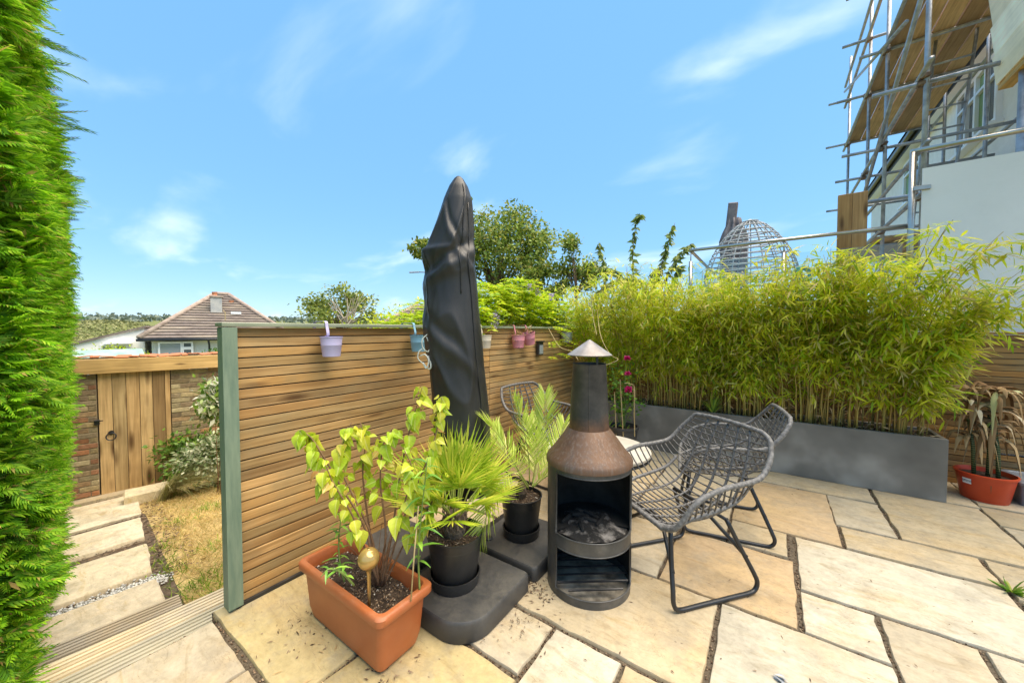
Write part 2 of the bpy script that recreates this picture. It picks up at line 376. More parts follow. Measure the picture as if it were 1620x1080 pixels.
rs = [0.5, 5, 9, 13, 18, 26, 40, 60, 90, 130, 180, 230, 270, 300, 330, 360, 400, 470, 600, 800, 1000, 1200, 1400, 1600, 1800, 2000, 2200, 2400, 2600, 3000, 3600, 4500, 7000]
na = 150; mb = MB(); vv = [terr(r, 2*math.pi*k/na) for r in rs for k in range(na)]
mb.add(vv, [(i*na+k, i*na+(k+1) % na, (i+1)*na+(k+1) % na, (i+1)*na+k)[::-1] for i in range(len(rs)-1) for k in range(na)] + [tuple(range(na))])
tag(mb.build('terrain', M['terrain'], smooth='all'), kind='structure')
M['wood_far'] = leafmat('haze_tinted_wood', [(0, (.13, .17, .14)), (.6, (.17, .21, .16)), (1, (.22, .25, .17))], trans=.1)  # leaf colours lightened and blued to carry the distance haze
n = 5200; a = VA+rng.uniform(-.35, 1.05, n); r = rng.uniform(1900, 2700, n)
pos = np.array([terr(rr, aa) for rr, aa in zip(r, a)]); pos[:, 2] += rng.uniform(0, 12, n)
V, F = scatter(*KITE, pos, rdir(n), rdir(n), rng.uniform(9, 20, n), rng.uniform(12, 24, n))
tag(link('woodland', np_mesh('woodland', V, F, M['wood_far'])), 'dark treeline along the far hills', 'woodland', kind='stuff')
M['scrub'] = leafmat('hillside_scrub', [(0, (.19, .20, .08)), (.5, (.22, .225, .085)), (1, (.26, .25, .10))], trans=.1)
n = 9000; a = VA+math.atan((810-165)/FOC)+rng.normal(0, .14, n); r = rng.uniform(215, 345, n)
pos = np.array([terr(rr, aa) for rr, aa in zip(r, a)]); pos[:, 2] += rng.uniform(-.3, .7, n)
V, F = scatter(*KITE, pos, rdir(n), rdir(n), rng.uniform(.6, 1.5, n), rng.uniform(.7, 1.6, n))
tag(link('scrub', np_mesh('scrub', V, F, M['scrub'])), 'olive scrub covering the hillside beyond the houses', 'scrub', kind='stuff')

# ------------------------------------------------------------------ patio
PE = -2.165
mb = MB(); mb.prism([(PE, -1.6), (3.6, -1.6), (3.6, 5.3), (PE-.1, 5.3), (PE-.1, .60), (PE, .60)], -1.0, -.016)
patio = tag(mb.build('patio', M['mortar']), 'sandstone patio with dark gritty joints', kind='structure')
cream, pale, orange, yellow, buff = (.455, .395, .295), (.505, .465, .375), (.46, .34, .21), (.435, .355, .19), (.455, .375, .255)
SL = [(-2.165, -1.755, -.1, .575, cream), (-1.74, -1.10, -.1, .575, buff), (-1.08, -.45, -.1, .575, pale), (-.43, .2, -.1, .6, cream),
 (-2.24, -1.455, .60, 1.18, yellow), (-1.428, -.82, .60, 1.18, yellow), (-2.24, -1.455, 1.205, 1.495, buff), (-1.428, -.825, 1.205, 1.495, cream),
 (-.795, -.498, .90, 1.495, pale), (-.47, .13, .90, 1.495, buff), (-.795, -.2, .60, .88, cream), (-.18, .2, .62, .88, cream), (.155, .75, .62, 1.495, pale),
 (-2.24, -1.62, 1.52, 2.125, buff), (-1.595, -1.13, 1.52, 2.125, cream), (-1.105, -.205, 1.52, 2.125, buff), (-.175, .435, 1.52, 2.125, pale),
 (.465, .765, 1.88, 2.47, cream), (.795, 1.42, 1.88, 2.47, pale), (.465, 1.1, 1.52, 1.86, buff), (1.12, 1.75, 1.2, 1.86, cream), (.77, 1.1, .62, 1.495, cream),
 (.163, .437, 2.15, 2.47, pale), (-.488, .130, 2.15, 2.772, orange), (-1.13, -.515, 2.15, 2.772, cream), (-1.78, -1.155, 2.15, 2.772, buff), (-2.24, -1.805, 2.15, 2.772, cream),
 (-.205, .108, 2.800, 3.118, buff), (-.86, -.23, 2.800, 3.40, buff), (-1.5, -.885, 2.8, 3.40, cream), (-2.24, -1.525, 2.8, 3.40, orange),
 (.165, 1.058, 2.498, 3.118, pale), (1.088, 1.75, 2.49, 3.02, cream), (1.088, 1.75, 3.045, 3.46, buff), (1.445, 2.1, 1.88, 2.465, buff), (1.78, 2.4, 2.49, 3.46, cream),
 (.432, 1.060, 3.142, 3.462, buff), (-.205, .405, 3.145, 4.07, orange), (.418, .722, 3.488, 4.07, cream), (-.50, .72, 4.095, 4.43, buff), (.752, 1.352, 3.490, 4.425, buff),
 (1.382, 2.0, 3.49, 4.125, cream), (1.382, 2.0, 4.15, 4.50, buff), (.76, 1.37, 4.45, 5.2, buff), (1.39, 2.05, 4.525, 5.2, cream), (2.03, 2.7, 3.49, 4.5, pale), (2.08, 2.7, 4.525, 5.2, cream),
 (-.84, -.23, 3.425, 4.07, cream), (-1.5, -.865, 3.425, 4.07, buff), (-2.24, -1.525, 3.425, 4.07, cream), (-1.2, -.52, 4.095, 5.2, buff), (-2.24, -1.22, 4.095, 5.2, cream), (-.5, .73, 4.455, 5.2, buff)]
for i, (x0, x1, y0, y1, col) in enumerate(SL):
    x0 -= .0065; x1 += .0065; y0 -= .002; y1 += .002
    cx, cy = (x0+x1)/2, (y0+y1)/2; hx, hy = (x1-x0)/2, (y1-y0)/2
    pts = []
    for (ax, ay), (bx, by) in (((-hx, -hy), (hx, -hy)), ((hx, -hy), (hx, hy)), ((hx, hy), (-hx, hy)), ((-hx, hy), (-hx, -hy))):
        m = max(3, int(math.hypot(bx-ax, by-ay)/.045)); nx, ny = (by-ay), -(bx-ax); ln = math.hypot(nx, ny); nx /= ln; ny /= ln
        for k in range(m):
            t = k/m; j = mnoise.noise(Vector((cx*7+(ax+(bx-ax)*t)*9, cy*7+(ay+(by-ay)*t)*9, i*3.1)))*.009+random.uniform(-.0022, .0022)-.002
            pts.append((ax+(bx-ax)*t+nx*j, ay+(by-ay)*t+ny*j))
    m = len(pts); zt = random.uniform(-.0025, .0025); mb = MB()
    def ring(ins, z): return [(p[0]-math.copysign(min(ins, abs(p[0])), p[0]), p[1]-math.copysign(min(ins, abs(p[1])), p[1]), z) for p in pts]
    mb.add(ring(0, -.034)+ring(0, zt-.008)+ring(.003, zt-.002)+ring(.009, zt), [tuple(3*m+k for k in range(m))]+[(r_*m+k, r_*m+(k+1) % m, (r_+1)*m+(k+1) % m, (r_+1)*m+k) for r_ in range(3) for k in range(m)])
    t_ = random.uniform(.93, 1.06)
    mb.build('paving_slab', M['stone'], patio, smooth=True, loc=(cx, cy, 0), color=tuple(c*t_ for c in col))

# ------------------------------------------------------------------ grooved decking steps
M['deck'] = woodmat('weathered_decking', [(.50, .46, .39), (.65, .61, .54), (.76, .73, .67)], axis=0, knots=.012, grain=30, wear=((.34, .32, .29), .5))
def decking(name, label, pts_far, dirv, nb, z, l0, l1, first=0.):
    """boards laid side by side from the far edge line towards the patio"""
    dv = Vector((dirv[0], dirv[1], 0)).normalized(); nv = Vector((dv.y, -dv.x, 0)); o = Vector((pts_far[0], pts_far[1], z))
    t = thing(name, label, 'step', o, math.atan2(dv.y, dv.x))
    prof = [(0, -.028)]; ng = 5; wdt = .142
    for k in range(ng):
        a0 = wdt*k/ng; a1 = wdt*(k+1)/ng
        prof += [(a0+.001, 0), (a1-.011, 0), (a1-.010, -.013), (a1-.001, -.013)]
    prof += [(wdt, -.028)]
    prof = [(-p[0], p[1]) for p in prof]
    for b in range(nb):
        m2 = MB(); m2.extrude(prof, (l0, -b*.147, 0), (l1-first*(b == 0), -b*.147, 0))
        m2.build('deck_board', M['deck'], t)
    m2 = MB(); m2.box(((l0+l1-first)/2, -.022, -.11), (l1-l0-first-.02, .03, .155)); m2.build('riser', M['deck'], t)
    return t
p_ = at_z(359, 926, -.1); q_ = at_z(44, 1066, -.1)
decking('deck_step', 'upper grooved timber deck step against the patio edge', p_, p_-q_, 3, -.1, -2.2, .05)
p_ = at_z(286, 938, -.215); q_ = at_z(44, 1037, -.215)
decking('deck_step', 'lower grooved timber deck step next to the path slabs', p_, p_-q_, 3, -.215, -1.8, .06, .07)

# ------------------------------------------------------------------ lower garden: lawn, path slabs, soil
q = NT('dry_lawn'); v = q.coords('Object', jitter=False); f = q.noise(v, 3.2, 6, .65); f2 = q.noise(v, 30, 4, .7)
col = q.ramp(f, [(.25, (.34, .28, .10)), (.38, (.54, .39, .17)), (.7, (.64, .46, .21))])
q.color(q.mix(1., col, q.ramp(f2, [(.3, .6), (.65, 1.15)]), 'MULTIPLY')).pr(.95, 0, .1).bump(f2, .8, .03); M['lawn'] = q.m
gx = np.linspace(-8.2, -2.27, 60); gy = np.linspace(-2.0, 6.5, 80); mb = MB()
mb.add([(x, y, garden_z(x)-.02+.02*fbm(x, y, 2.2)-.5*max(0, x+2.9)*(.25)) for x in gx for y in gy], [(i*80+j, (i+1)*80+j, (i+1)*80+j+1, i*80+j+1) for i in range(59) for j in range(79)])
tag(mb.build('lawn', M['lawn'], smooth='all'), kind='structure')
ud = np.array([.115, .993])
path = []
PS = [('paving slab right beside the lower deck step', (259, 962), (247, 921)), ('wide paving slab beyond the gravel strip', (240.5, 910), (232.5, 864)),
      ('middle stepping slab of the side path', (229, 853), (222, 822)), ('stepping slab nearest the brick wall', (224, 815), (216, 783)),
      ('worn threshold slab at the foot of the timber gate', (216, 779), (211, 768))]
for k, (lab, nr, fr) in enumerate(PS):
    a = at_g(*nr)[:2]; b = at_g(*fr)[:2]; ln = 1.25
    if k == 4: b = a+np.array([-.33, .05])
    if k == 0: a = a+np.array([.13, 0.])
    poly = [a, b, b-ud*ln, a-ud*ln]; cx, cy = sum(p[0] for p in poly)/4, sum(p[1] for p in poly)/4; czz = garden_z(cx)
    pts = []
    for i in range(4):
        p0, p1 = poly[i], poly[(i+1) % 4]
        for t in np.linspace(0, 1, 12, endpoint=False):
            p = p0+(p1-p0)*t; j = mnoise.noise(Vector((p[0]*9, p[1]*9, k)))*.010; pts.append((p[0]-cx+j, p[1]-cy+j))
    m = len(pts); mb = MB()
    def rg(s_, z): return [(p[0]*s_, p[1]*s_, z+GB*p[0]*s_) for p in pts]
    mb.add(rg(1, -.06)+rg(1, .022)+rg(.985, .032), [tuple(2*m+i for i in range(m))]+[(r_*m+i, r_*m+(i+1) % m, (r_+1)*m+(i+1) % m, (r_+1)*m+i) for r_ in range(2) for i in range(m)])
    o = mb.build('path_slab', M['stone'], smooth=True, loc=(cx, cy, czz+.005*(k == 4)), color=[(.60, .51, .38), (.62, .53, .39), (.64, .56, .43), (.66, .59, .46), (.50, .42, .29)][k])
    tag(o, lab, 'slab', 'slabs of the side path'); path.append(poly)
# low sandstone block beside the path
b0 = at_g(238, 792); mb = MB(); mb.box((0, 0, .05), (.30, .42, .14), Matrix.Rotation(R(-8), 3, 'Z'), .012)
tag(mb.build('edging_block', M['stone'], smooth=True, loc=(b0[0]-.16, b0[1]+.0, b0[2]), color=(.62, .53, .37)), 'loose sandstone block at the foot of the gate', 'block')
# soil between slabs and bed by the wall
mb = MB(); gx = np.linspace(-8., -2.9, 50); gy = np.linspace(-1.2, .95, 24)
def pr_y(x): return float(np.interp(x, [-7.5, -3], [1.14, .66]))
mb.add([(x, min(y, pr_y(x)), garden_z(x)-.005+.012*fbm(x, y, 8)) for x in gx for y in gy], [(i*24+j, (i+1)*24+j, (i+1)*24+j+1, i*24+j+1) for i in range(49) for j in range(23)])
tag(mb.build('soil', M['earth'], smooth='all'), kind='structure')

# ------------------------------------------------------------------ brick wall with timber gate
DW = np.array([.218, .976]); WB = at_g(160, 787); WRZ = math.atan2(DW[1], DW[0])
def at_wall(x, y):
    r = ray(x, y); nrm = np.array([-DW[1], DW[0]]); t = (nrm@WB[:2])/(nrm@r[:2]); p = np.array([0, 0, CAM_H])+r*t
    return (p[:2]-WB[:2])@DW, p[2]-WB[2]
zb0 = at_wall(160, 590.5)[1]; zt0 = at_wall(160, 568)[1]; gw = at_wall(262, 640)[0]; fwid = at_wall(270, 640)[0]; wend = at_wall(350, 640)[0]
wall = thing('brick_wall', 'old brown brick garden wall with timber fascia and red coping pieces', 'wall', WB, WRZ)
q = NT('stock_brick'); oi = q.node('ShaderNodeObjectInfo'); v = q.coords('Object'); f = q.noise(v, 22, 5, .7); f2 = q.noise(v, 7, 3)
col = q.mix(1., oi.outputs['Color'], q.ramp(f, [(.3, .6), (.65, 1.15)]), 'MULTIPLY'); col = q.mix(q.ramp(f2, [(.55, 0.), (.75, .6)]), col, (.12, .10, .075))
q.color(col).pr(.92, 0, .2).bump(f, .6, .006); M['brick'] = q.m
M['wallmortar'] = mottled('lime_mortar', (.26, .20, .12), (.38, .30, .19), 30, .95, .6)
mb = MB(); mb.box((-1.3-.012, .125, zb0/2-.3), (2.6, .2, zb0+.55)); mb.box(((fwid+wend+4.4)/2, .125, zb0/2-.3), (wend+4.4-fwid-.02, .2, zb0+.55))
mb.build('wall_core', M['wallmortar'], wall)
bm_ = MB(); bm_.box((0, 0, 0), (.205, .09, .060), None, .004); BR = bm_.mesh('brick', M['brick'])
bm_ = MB(); bm_.box((0, 0, 0), (.098, .09, .060), None, .004); BH = bm_.mesh('brick_half', M['brick'])
pal = [(.36, .27, .14), (.40, .31, .17), (.31, .23, .13), (.37, .24, .13), (.25, .18, .11), (.42, .34, .20), (.34, .26, .16)]
red = [(.38, .17, .085), (.42, .21, .11), (.33, .16, .09)]
nc = int((zb0+.25)/.073)+1
for k in range(nc):
    z = zb0-.04-k*.073; off = .1075*(k % 2)
    for x0, x1 in ((-.95, -.015), (fwid+.01, wend+1.15)):
        x = x0-off
        while x < x1-.03:
            a, b = max(x, x0), min(x+.205, x1)
            if b-a > .05:
                rl = .06+.62*(z < .8 and x0 > 0 and x < wend)*(.3 < z) + .12*(x0 < 0)
                c = random.choice(red if random.random() < rl*.75 else pal); t_ = random.uniform(.75, 1.2)
                o = link('brick', BR if b-a > .15 else BH, wall, ((a+b)/2, .065-random.uniform(0, .008)-.04*0, z+random.uniform(-.003, .003)), (0, random.uniform(-.01, .01), random.uniform(-.01, .01)), color=tuple(q_*t_ for q_ in c))
                o.scale.x = (b-a)/(.205 if b-a > .15 else .098)
            x += .2165
mb = MB(); mb.box(((wend+4.3-1.1-.95)/2+.0, -.035, (zb0+zt0)/2), (wend+4.3+1.2, .05, zt0-zb0), None, .004); mb.build('timber_fascia', M['beam'], wall)
mb = MB(); mb.box(((wend+3.2)/2, .115, zt0+.0), (wend+4.3, .24, .03)); mb.build('coping_bed', M['wallmortar'], wall)
M['coping'] = leafmat('red_tile_pieces', [(0, (.36, .11, .05)), (.5, (.50, .17, .08)), (.8, (.42, .2, .12)), (1, (.25, .15, .09))], trans=0., rough=.9)
cm = MB(); cm.box((0, 0, 0), (.1, .2, .014), None, .003); CT = cm.mesh('coping_tile', M['coping'])
x = -1.2
while x < wend+2.2:
    s_ = random.uniform(.6, 1.5); x += .05*s_
    o = link('coping_tile', CT, wall, (x, .09+random.uniform(-.02, .02), zt0+.028+random.uniform(-.004, .008)), (random.uniform(-.12, .12), random.uniform(-.12, .12), random.uniform(-.2, .2))); o.scale.x = s_
    x += .05*s_+.004
gate = thing('timber_gate', 'ledged softwood gate with iron ring handle in the brick wall', 'gate', WB, WRZ)
npk = 5; pw = gw/npk
for k in range(npk):
    mb = MB(); mb.box((0, 0, 0), (pw-.006, .022, zb0+.03), None, .003); mb.build('plank', M['gate'], gate, loc=((k+.5)*pw, .03+random.uniform(-.002, .002), (zb0+.03)/2+.015))
mb = MB(); mb.box((0, 0, 0), (fwid-gw-.002, .07, zb0+.04), None, .004); mb.build('gate_post', M['gate'], gate, loc=((gw+fwid)/2, .04, zb0/2+.02))
mb = MB(); mb.box((0, 0, 0), (fwid+.06, .02, zb0+.1)); mb.build('dark_back_sheet', M['bark'], gate, loc=(fwid/2, .10, zb0/2))  # added dark sheet behind the gate, stops brightness showing through the gaps
mb = MB(); mb.box((gw/2, .05, zb0/2), (gw-.01, .006, zb0-.06)); mb.build('dark_gap_board', M['bark'], gate)  # added dark board standing in for the shade between the planks
for z in (.25, zb0*.55, zb0-.2):
    mb = MB(); mb.box((0, 0, 0), (gw-.04, .03, .1)); mb.build('ledge', M['gate'], gate, loc=(gw/2, .070, z))
hx, hz = at_wall(176, 690); mb = MB(); mb.lathe([(0, .012), (.028, .012), (.03, 0)], 16)
h = mb.build('handle_plate', M['black_metal'], gate, loc=(hx, .018, hz+.05), rot=(R(90), 0, 0))
mb = MB(); mb.tube([(.048*math.cos(t), -.012-.012*(1-math.sin(t)), .048*math.sin(t)) for t in np.linspace(0, 2*math.pi, 22, endpoint=False)], .007, 6, True)
mb.build('ring_handle', M['black_metal'], gate, loc=(hx, .01, hz), smooth='all')
hx, hz = at_wall(153.5, 668); mb = MB(); mb.box((0, 0, 0), (.05, .03, .07), None, .006); mb.tube([(-.02, -.02, .02), (.06, -.02, .02)], .008, 6); mb.build('gate_latch', M['black_metal'], gate, loc=(hx, .0, hz))

# ================================================================== fences
FX = -2.18
fence = thing('slatted_fence', 'horizontal cedar slat fence with sage green end post and cap', 'fence', (FX, .62, 0))
PITCH_S = .0524; segs = ((.085, 2.10), (2.104, 4.40))
for a, b in segs:
    mb = MB(); mb.box((0, 0, 0), (.018, b-a, .0458), None, .0015); me = mb.mesh('slat', M['slat'])
    for k in range(27):
        link('slat', me, fence, (-.012+random.uniform(-.0015, .0015), (a+b)/2, 1.390-k*PITCH_S), (random.uniform(-.0009, .0009), 0, 0))
mb = MB(); mb.box((-.0255, 2.24, .71), (.004, 4.3, 1.38)); mb.build('membrane', M['plastic_black'], fence)
for y in (.12, 1.05, 2.08, 3.1, 4.3):
    mb = MB(); mb.box((-.05, y, .70), (.045, .05, 1.40)); mb.build('batten', M['slat'], fence)
mb = MB(); mb.box((-.024, .050, .60), (.072, .056, 1.63), None, .004); mb.build('end_post', M['green'], fence)
mb = MB(); mb.box((.0205, .047, .714), (.016, .062, 1.40), None, .003); mb.build('end_batten', M['green'], fence)
mb = MB(); mb.box((-.016, 2.215, 1.427), (.094, 4.40, .021), None, .003); mb.build('cap', M['green_cap'], fence)
mb = MB(); mb.box((.004, 2.2, .006), (.020, 4.3, .022)); mb.build('base_strip', M['plastic_black'], fence)
bf = thing('slatted_fence', 'weathered cedar slat fence behind the bamboo planter', 'fence', (0, 5.06, 0))
for a, b in ((-2.2, .35), (.354, 1.95), (1.954, 3.5)):
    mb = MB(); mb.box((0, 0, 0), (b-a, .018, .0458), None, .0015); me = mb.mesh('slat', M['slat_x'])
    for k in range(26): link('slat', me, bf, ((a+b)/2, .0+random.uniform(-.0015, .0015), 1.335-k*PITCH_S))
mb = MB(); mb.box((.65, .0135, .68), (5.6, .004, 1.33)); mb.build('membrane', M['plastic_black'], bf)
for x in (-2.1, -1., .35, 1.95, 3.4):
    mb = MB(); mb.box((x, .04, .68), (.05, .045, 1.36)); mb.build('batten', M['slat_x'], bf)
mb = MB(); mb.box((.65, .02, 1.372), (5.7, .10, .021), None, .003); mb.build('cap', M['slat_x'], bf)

# ------------------------------------------------------------------ little buckets hung over the fence
def hung_pot(Y, ztop, r, h, mat, label, hook=.012, tilt=0., out=.085, fill=None):
    t = thing('hanging_pot', label, 'pot', (FX+out, Y, ztop-h), 0, 'small metal pots hung along the fence')
    mb = MB(); prof = [(0, .003), (r*.70, .003), (r*.74, h*.0), (r*.78, h*.02), (r*.90, h*.55), (r*.912, h*.56), (r*.912, h*.60), (r*.905, h*.61), (r*.985, h*.96), (r*1.03, h*.97), (r*1.03, h), (r*.97, h), (r*.72, .012), (0, .012)]
    b = mb.lathe(prof, 28).build('bucket', mat, t, smooth=True); b.rotation_euler = (tilt, 0, 0)
    mb = MB(); zt = 1.442-(ztop-h); off = FX-(FX+out)
    pts = [(-r*.97, 0, h*.55), (-r*1.02, 0, h*.98), (off+.05, 0, h+.01), (off+.038, 0, zt-.02), (off+.032, 0, zt+.004), (off+.012, 0, zt+.011), (off-.05, 0, zt+.008), (off-.104, 0, zt+.004), (off-.108, 0, zt-.03)]
    pp = smoothpath(pts, 26); prof2 = [(-.0085, -.0012), (.0085, -.0012), (.0085, .0012), (-.0085, .0012)]
    for i in range(len(pp)-1):
        mb.beam(pp[i], pp[i+1], .017, .003, (0.01, 0, 1) if abs(pp[i+1][2]-pp[i][2]) < abs(pp[i+1][0]-pp[i][0]) else (1, 0, .01))
    mb.build('hook', mat, t)
    if fill:
        mb = MB(); mb.lathe([(0, h*.86), (r*.95, h*.86)], 16); mb.build('soil', M['soil'], t)
    return t
hung_pot(1.14, 1.362, .061, .116, M['pot_lilac'], 'pale lilac metal pot hooked nearest the green end post')
hung_pot(1.79, 1.362, .062, .118, M['pot_blue'], 'light blue metal pot hanging left of the covered parasol', fill=1)
hung_pot(2.55, 1.355, .060, .118, M['pot_cream'], 'cream metal pot half hidden behind the covered parasol', fill=1)
hung_pot(3.08, 1.35, .070, .13, M['pot_pink'], 'pink pot hanging upright with dry flowers', fill=1)
hung_pot(3.30, 1.375, .070, .125, M['pot_pink'], 'pink pot tilted beside the other pink one', tilt=R(14), fill=1)
hung_pot(4.17, 1.375, .076, .13, M['pot_zinc'], 'pale grey pot hanging at the bamboo end of the fence', fill=1)
t = thing('wall_lantern', 'small dark square lantern fixed to the fence below the pink pots', 'lantern', (FX+.01, 3.60, 1.12))
mb = MB(); mb.box((.02, 0, .07), (.03, .105, .15), None, .006); mb.build('body', M['plastic_black'], t)
mb = MB(); mb.box((.038, 0, .06), (.008, .078, .10)); mb.build('pane', M['pane_light'], t)
mb = MB(); mb.box((.024, 0, .15), (.05, .12, .014), None, .003); mb.build('lid', M['black_metal'], t)
M['dryleaf'] = leafmat('dry_leaf', [(0, (.38, .20, .08)), (.5, (.55, .36, .18)), (1, (.66, .50, .30))], trans=.3, rough=.8)
for Y, z, lab in ((3.08, 1.35, 'dry tan flowers in the upright pink pot'), (3.30, 1.375, 'dry tan flowers spilling from the tilted pink pot')):
    n = 45; pos = np.array([FX+.085, Y, z-.02])+rng.normal(0, .028, (n, 3))*np.array([1, 1.2, .9])
    V, F = scatter(*BLADE, pos, rdir(n, -.2, 1), rdir(n), rng.uniform(.03, .06, n), rng.uniform(.008, .016, n))
    tag(link('dried_flower', np_mesh('dried_flower', V, F, M['dryleaf'])), lab, 'plant', 'dried plants in the hanging pots')

# ================================================================== conifer hedge along the side path
hedge = thing('conifer_hedge', 'tall bright green conifer hedge beside the side path', 'hedge', (-4.6, -.4, -.6))
def face_y(x, z):
    """front face of the hedge; leans out a little at mid height"""
    base = np.interp(x, [-8, -6.8, -4.5, -2.9, -2.2, -1.2], [.60, .56, .34, .215, .14, .03])
    return base + np.interp(z, [-1, -.4, .3, 1.5, 2.6, 3.6], [-.20, -.09, -.015, .02, .0, -.16])
# spray template: a flat scaly frond
tv = [(0, 0, 0), (1, 0, -.06), (.5, .025, .0), (.5, -.025, 0.)]; tf = [(0, 2, 1), (0, 1, 3)]
for k in range(7):
    for s_ in (-1, 1):
        x0 = .06+.125*k; ll = (.46-.045*k); o = len(tv); ca_, sa_ = math.cos(.72-.03*k), math.sin(.72-.03*k)*s_
        for u, w_ in ((0, 0), (.45, .5), (1, 0), (.45, -.5)):
            px_, py_ = ll*u, w_*ll*.26; tv.append((x0+px_*ca_-py_*sa_, px_*sa_+py_*ca_, .05*u-.14*u*u))
        tf += [(o, o+2, o+1), (o, o+3, o+2)]
def hedge_sprays(n, lo, hi, inset):
    x = -2.2-(rng.uniform(0, 1, n)**1.25)*5.1; z = rng.uniform(-.95, 3.55, n)
    top = 3.32+.12*np.sin(x*3.1)+.1*np.sin(x*7.7+1)
    z = np.minimum(z, top-rng.uniform(0, .12, n)); gz = garden_z(x)+.05; z = np.maximum(z, gz)
    lump = np.array([fbm(a, b, 2.6) for a, b in zip(x, z)])*.10
    y = np.array([face_y(a, b) for a, b in zip(x, z)])+lump-.10-inset-rng.exponential(.045, n)
    d = np.stack([rng.normal(.15, .6, n), np.abs(rng.normal(.9, .4, n)), rng.normal(.05, .5, n)], 1)
    up = (z > top-.25); d[up, 2] += .9*rng.uniform(0, 1, up.sum())
    nn = np.stack([rng.normal(0, .55, n), rng.normal(0, .4, n), np.ones(n)*.8], 1)
    V, F = scatter(tv, tf, np.stack([x, y, z], 1), d, nn, rng.uniform(lo, hi, n), rng.uniform(lo, hi, n)*.9)
    return V, F
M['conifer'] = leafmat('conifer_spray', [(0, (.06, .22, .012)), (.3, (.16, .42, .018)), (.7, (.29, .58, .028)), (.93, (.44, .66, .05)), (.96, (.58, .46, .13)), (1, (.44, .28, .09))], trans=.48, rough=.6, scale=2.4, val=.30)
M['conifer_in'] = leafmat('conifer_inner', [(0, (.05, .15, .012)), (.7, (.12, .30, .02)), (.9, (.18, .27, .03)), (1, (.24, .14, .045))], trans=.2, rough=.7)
V, F = hedge_sprays(26000, .06, .12, .0); link('foliage', np_mesh('foliage', V-np.array(hedge.location), F, M['conifer']), hedge)
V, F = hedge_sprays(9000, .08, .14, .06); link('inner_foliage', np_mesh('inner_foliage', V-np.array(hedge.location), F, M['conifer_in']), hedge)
def end_sprays(n, lo, hi):
    z = rng.uniform(-.3, 3.3, n); x = -2.22+np.array([fbm(a_, 5.1, 2.2) for a_ in z])*.06-rng.exponential(.04, n); y = np.array([face_y(-2.25, b) for b in z])-.10-rng.uniform(0, 1, n)*1.25
    d = np.stack([np.abs(rng.normal(.9, .4, n)), rng.normal(.1, .5, n), rng.normal(.05, .5, n)], 1); nn = np.stack([rng.normal(0, .5, n), rng.normal(0, .5, n), np.ones(n)*.8], 1)
    return scatter(tv, tf, np.stack([x, y, z], 1), d, nn, rng.uniform(lo, hi, n), rng.uniform(lo, hi, n)*.9)
V, F = end_sprays(6500, .06, .13); link('end_foliage', np_mesh('end_foliage', V-np.array(hedge.location), F, M['conifer']), hedge)
# a few longer shoots at the top edge
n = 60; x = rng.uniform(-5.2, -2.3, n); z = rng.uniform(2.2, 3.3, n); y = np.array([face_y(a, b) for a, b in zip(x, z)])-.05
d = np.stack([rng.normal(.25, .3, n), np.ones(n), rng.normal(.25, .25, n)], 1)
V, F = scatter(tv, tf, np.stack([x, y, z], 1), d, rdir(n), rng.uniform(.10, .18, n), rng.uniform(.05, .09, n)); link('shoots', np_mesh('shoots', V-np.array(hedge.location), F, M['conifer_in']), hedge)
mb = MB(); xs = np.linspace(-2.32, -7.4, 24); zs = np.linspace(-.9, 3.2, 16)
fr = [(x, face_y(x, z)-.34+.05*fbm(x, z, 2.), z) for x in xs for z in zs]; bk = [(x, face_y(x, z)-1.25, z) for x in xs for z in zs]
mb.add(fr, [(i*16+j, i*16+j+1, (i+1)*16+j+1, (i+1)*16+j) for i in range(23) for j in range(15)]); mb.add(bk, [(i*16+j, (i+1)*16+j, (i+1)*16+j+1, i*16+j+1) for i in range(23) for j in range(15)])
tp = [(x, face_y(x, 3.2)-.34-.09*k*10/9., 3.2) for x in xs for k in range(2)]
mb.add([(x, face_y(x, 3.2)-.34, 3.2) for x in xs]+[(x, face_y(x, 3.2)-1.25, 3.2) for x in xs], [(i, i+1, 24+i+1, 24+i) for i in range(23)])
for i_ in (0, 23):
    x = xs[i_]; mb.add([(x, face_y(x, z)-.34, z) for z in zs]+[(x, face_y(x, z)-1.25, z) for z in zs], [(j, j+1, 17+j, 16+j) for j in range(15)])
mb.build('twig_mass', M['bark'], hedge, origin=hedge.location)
for k in range(8):
    x = -2.6-k*.65; mb = MB(); mb.tube([(x, face_y(x, 0)-.75, -1.0), (x+.03, face_y(x, 0)-.72, 1), (x, face_y(x, 0)-.75, 3.0)], [.06, .045, .02], 8); mb.build('trunk', M['bark'], hedge, origin=hedge.location, smooth='all')

# ================================================================== patio objects
# ---- rust-topped steel chimenea
CX_, CY_ = -.812, 1.890
ch = thing('chimenea', 'cylindrical steel chimenea with rusty cone, flue and rain cap', 'chimenea', (CX_, CY_, 0))
q = NT('heat_worn_steel'); v = q.coords('Object', jitter=False); sx = q.node('ShaderNodeSeparateXYZ'); tcx = q.node('ShaderNodeTexCoord'); q.l.new(tcx.outputs['Object'], sx.inputs[0])
f = q.noise(v, 7, 6, .65); f2 = q.noise(q.coords('Object', (22, 22, 3), jitter=False), 1.5, 5, .7)
q.color(q.ramp(f, [(.3, (.055, .056, .055)), (.55, (.10, .10, .097)), (.75, (.17, .165, .155))])).pr(q.ramp(f2, [(.3, .32), (.7, .55)]), .45, .5).bump(f2, .12, .002); M['chim_steel'] = q.m
q = NT('flue_steel'); tcx = q.node('ShaderNodeTexCoord'); sx = q.node('ShaderNodeSeparateXYZ'); q.l.new(tcx.outputs['Object'], sx.inputs[0]); v = q.coords('Object', jitter=False)
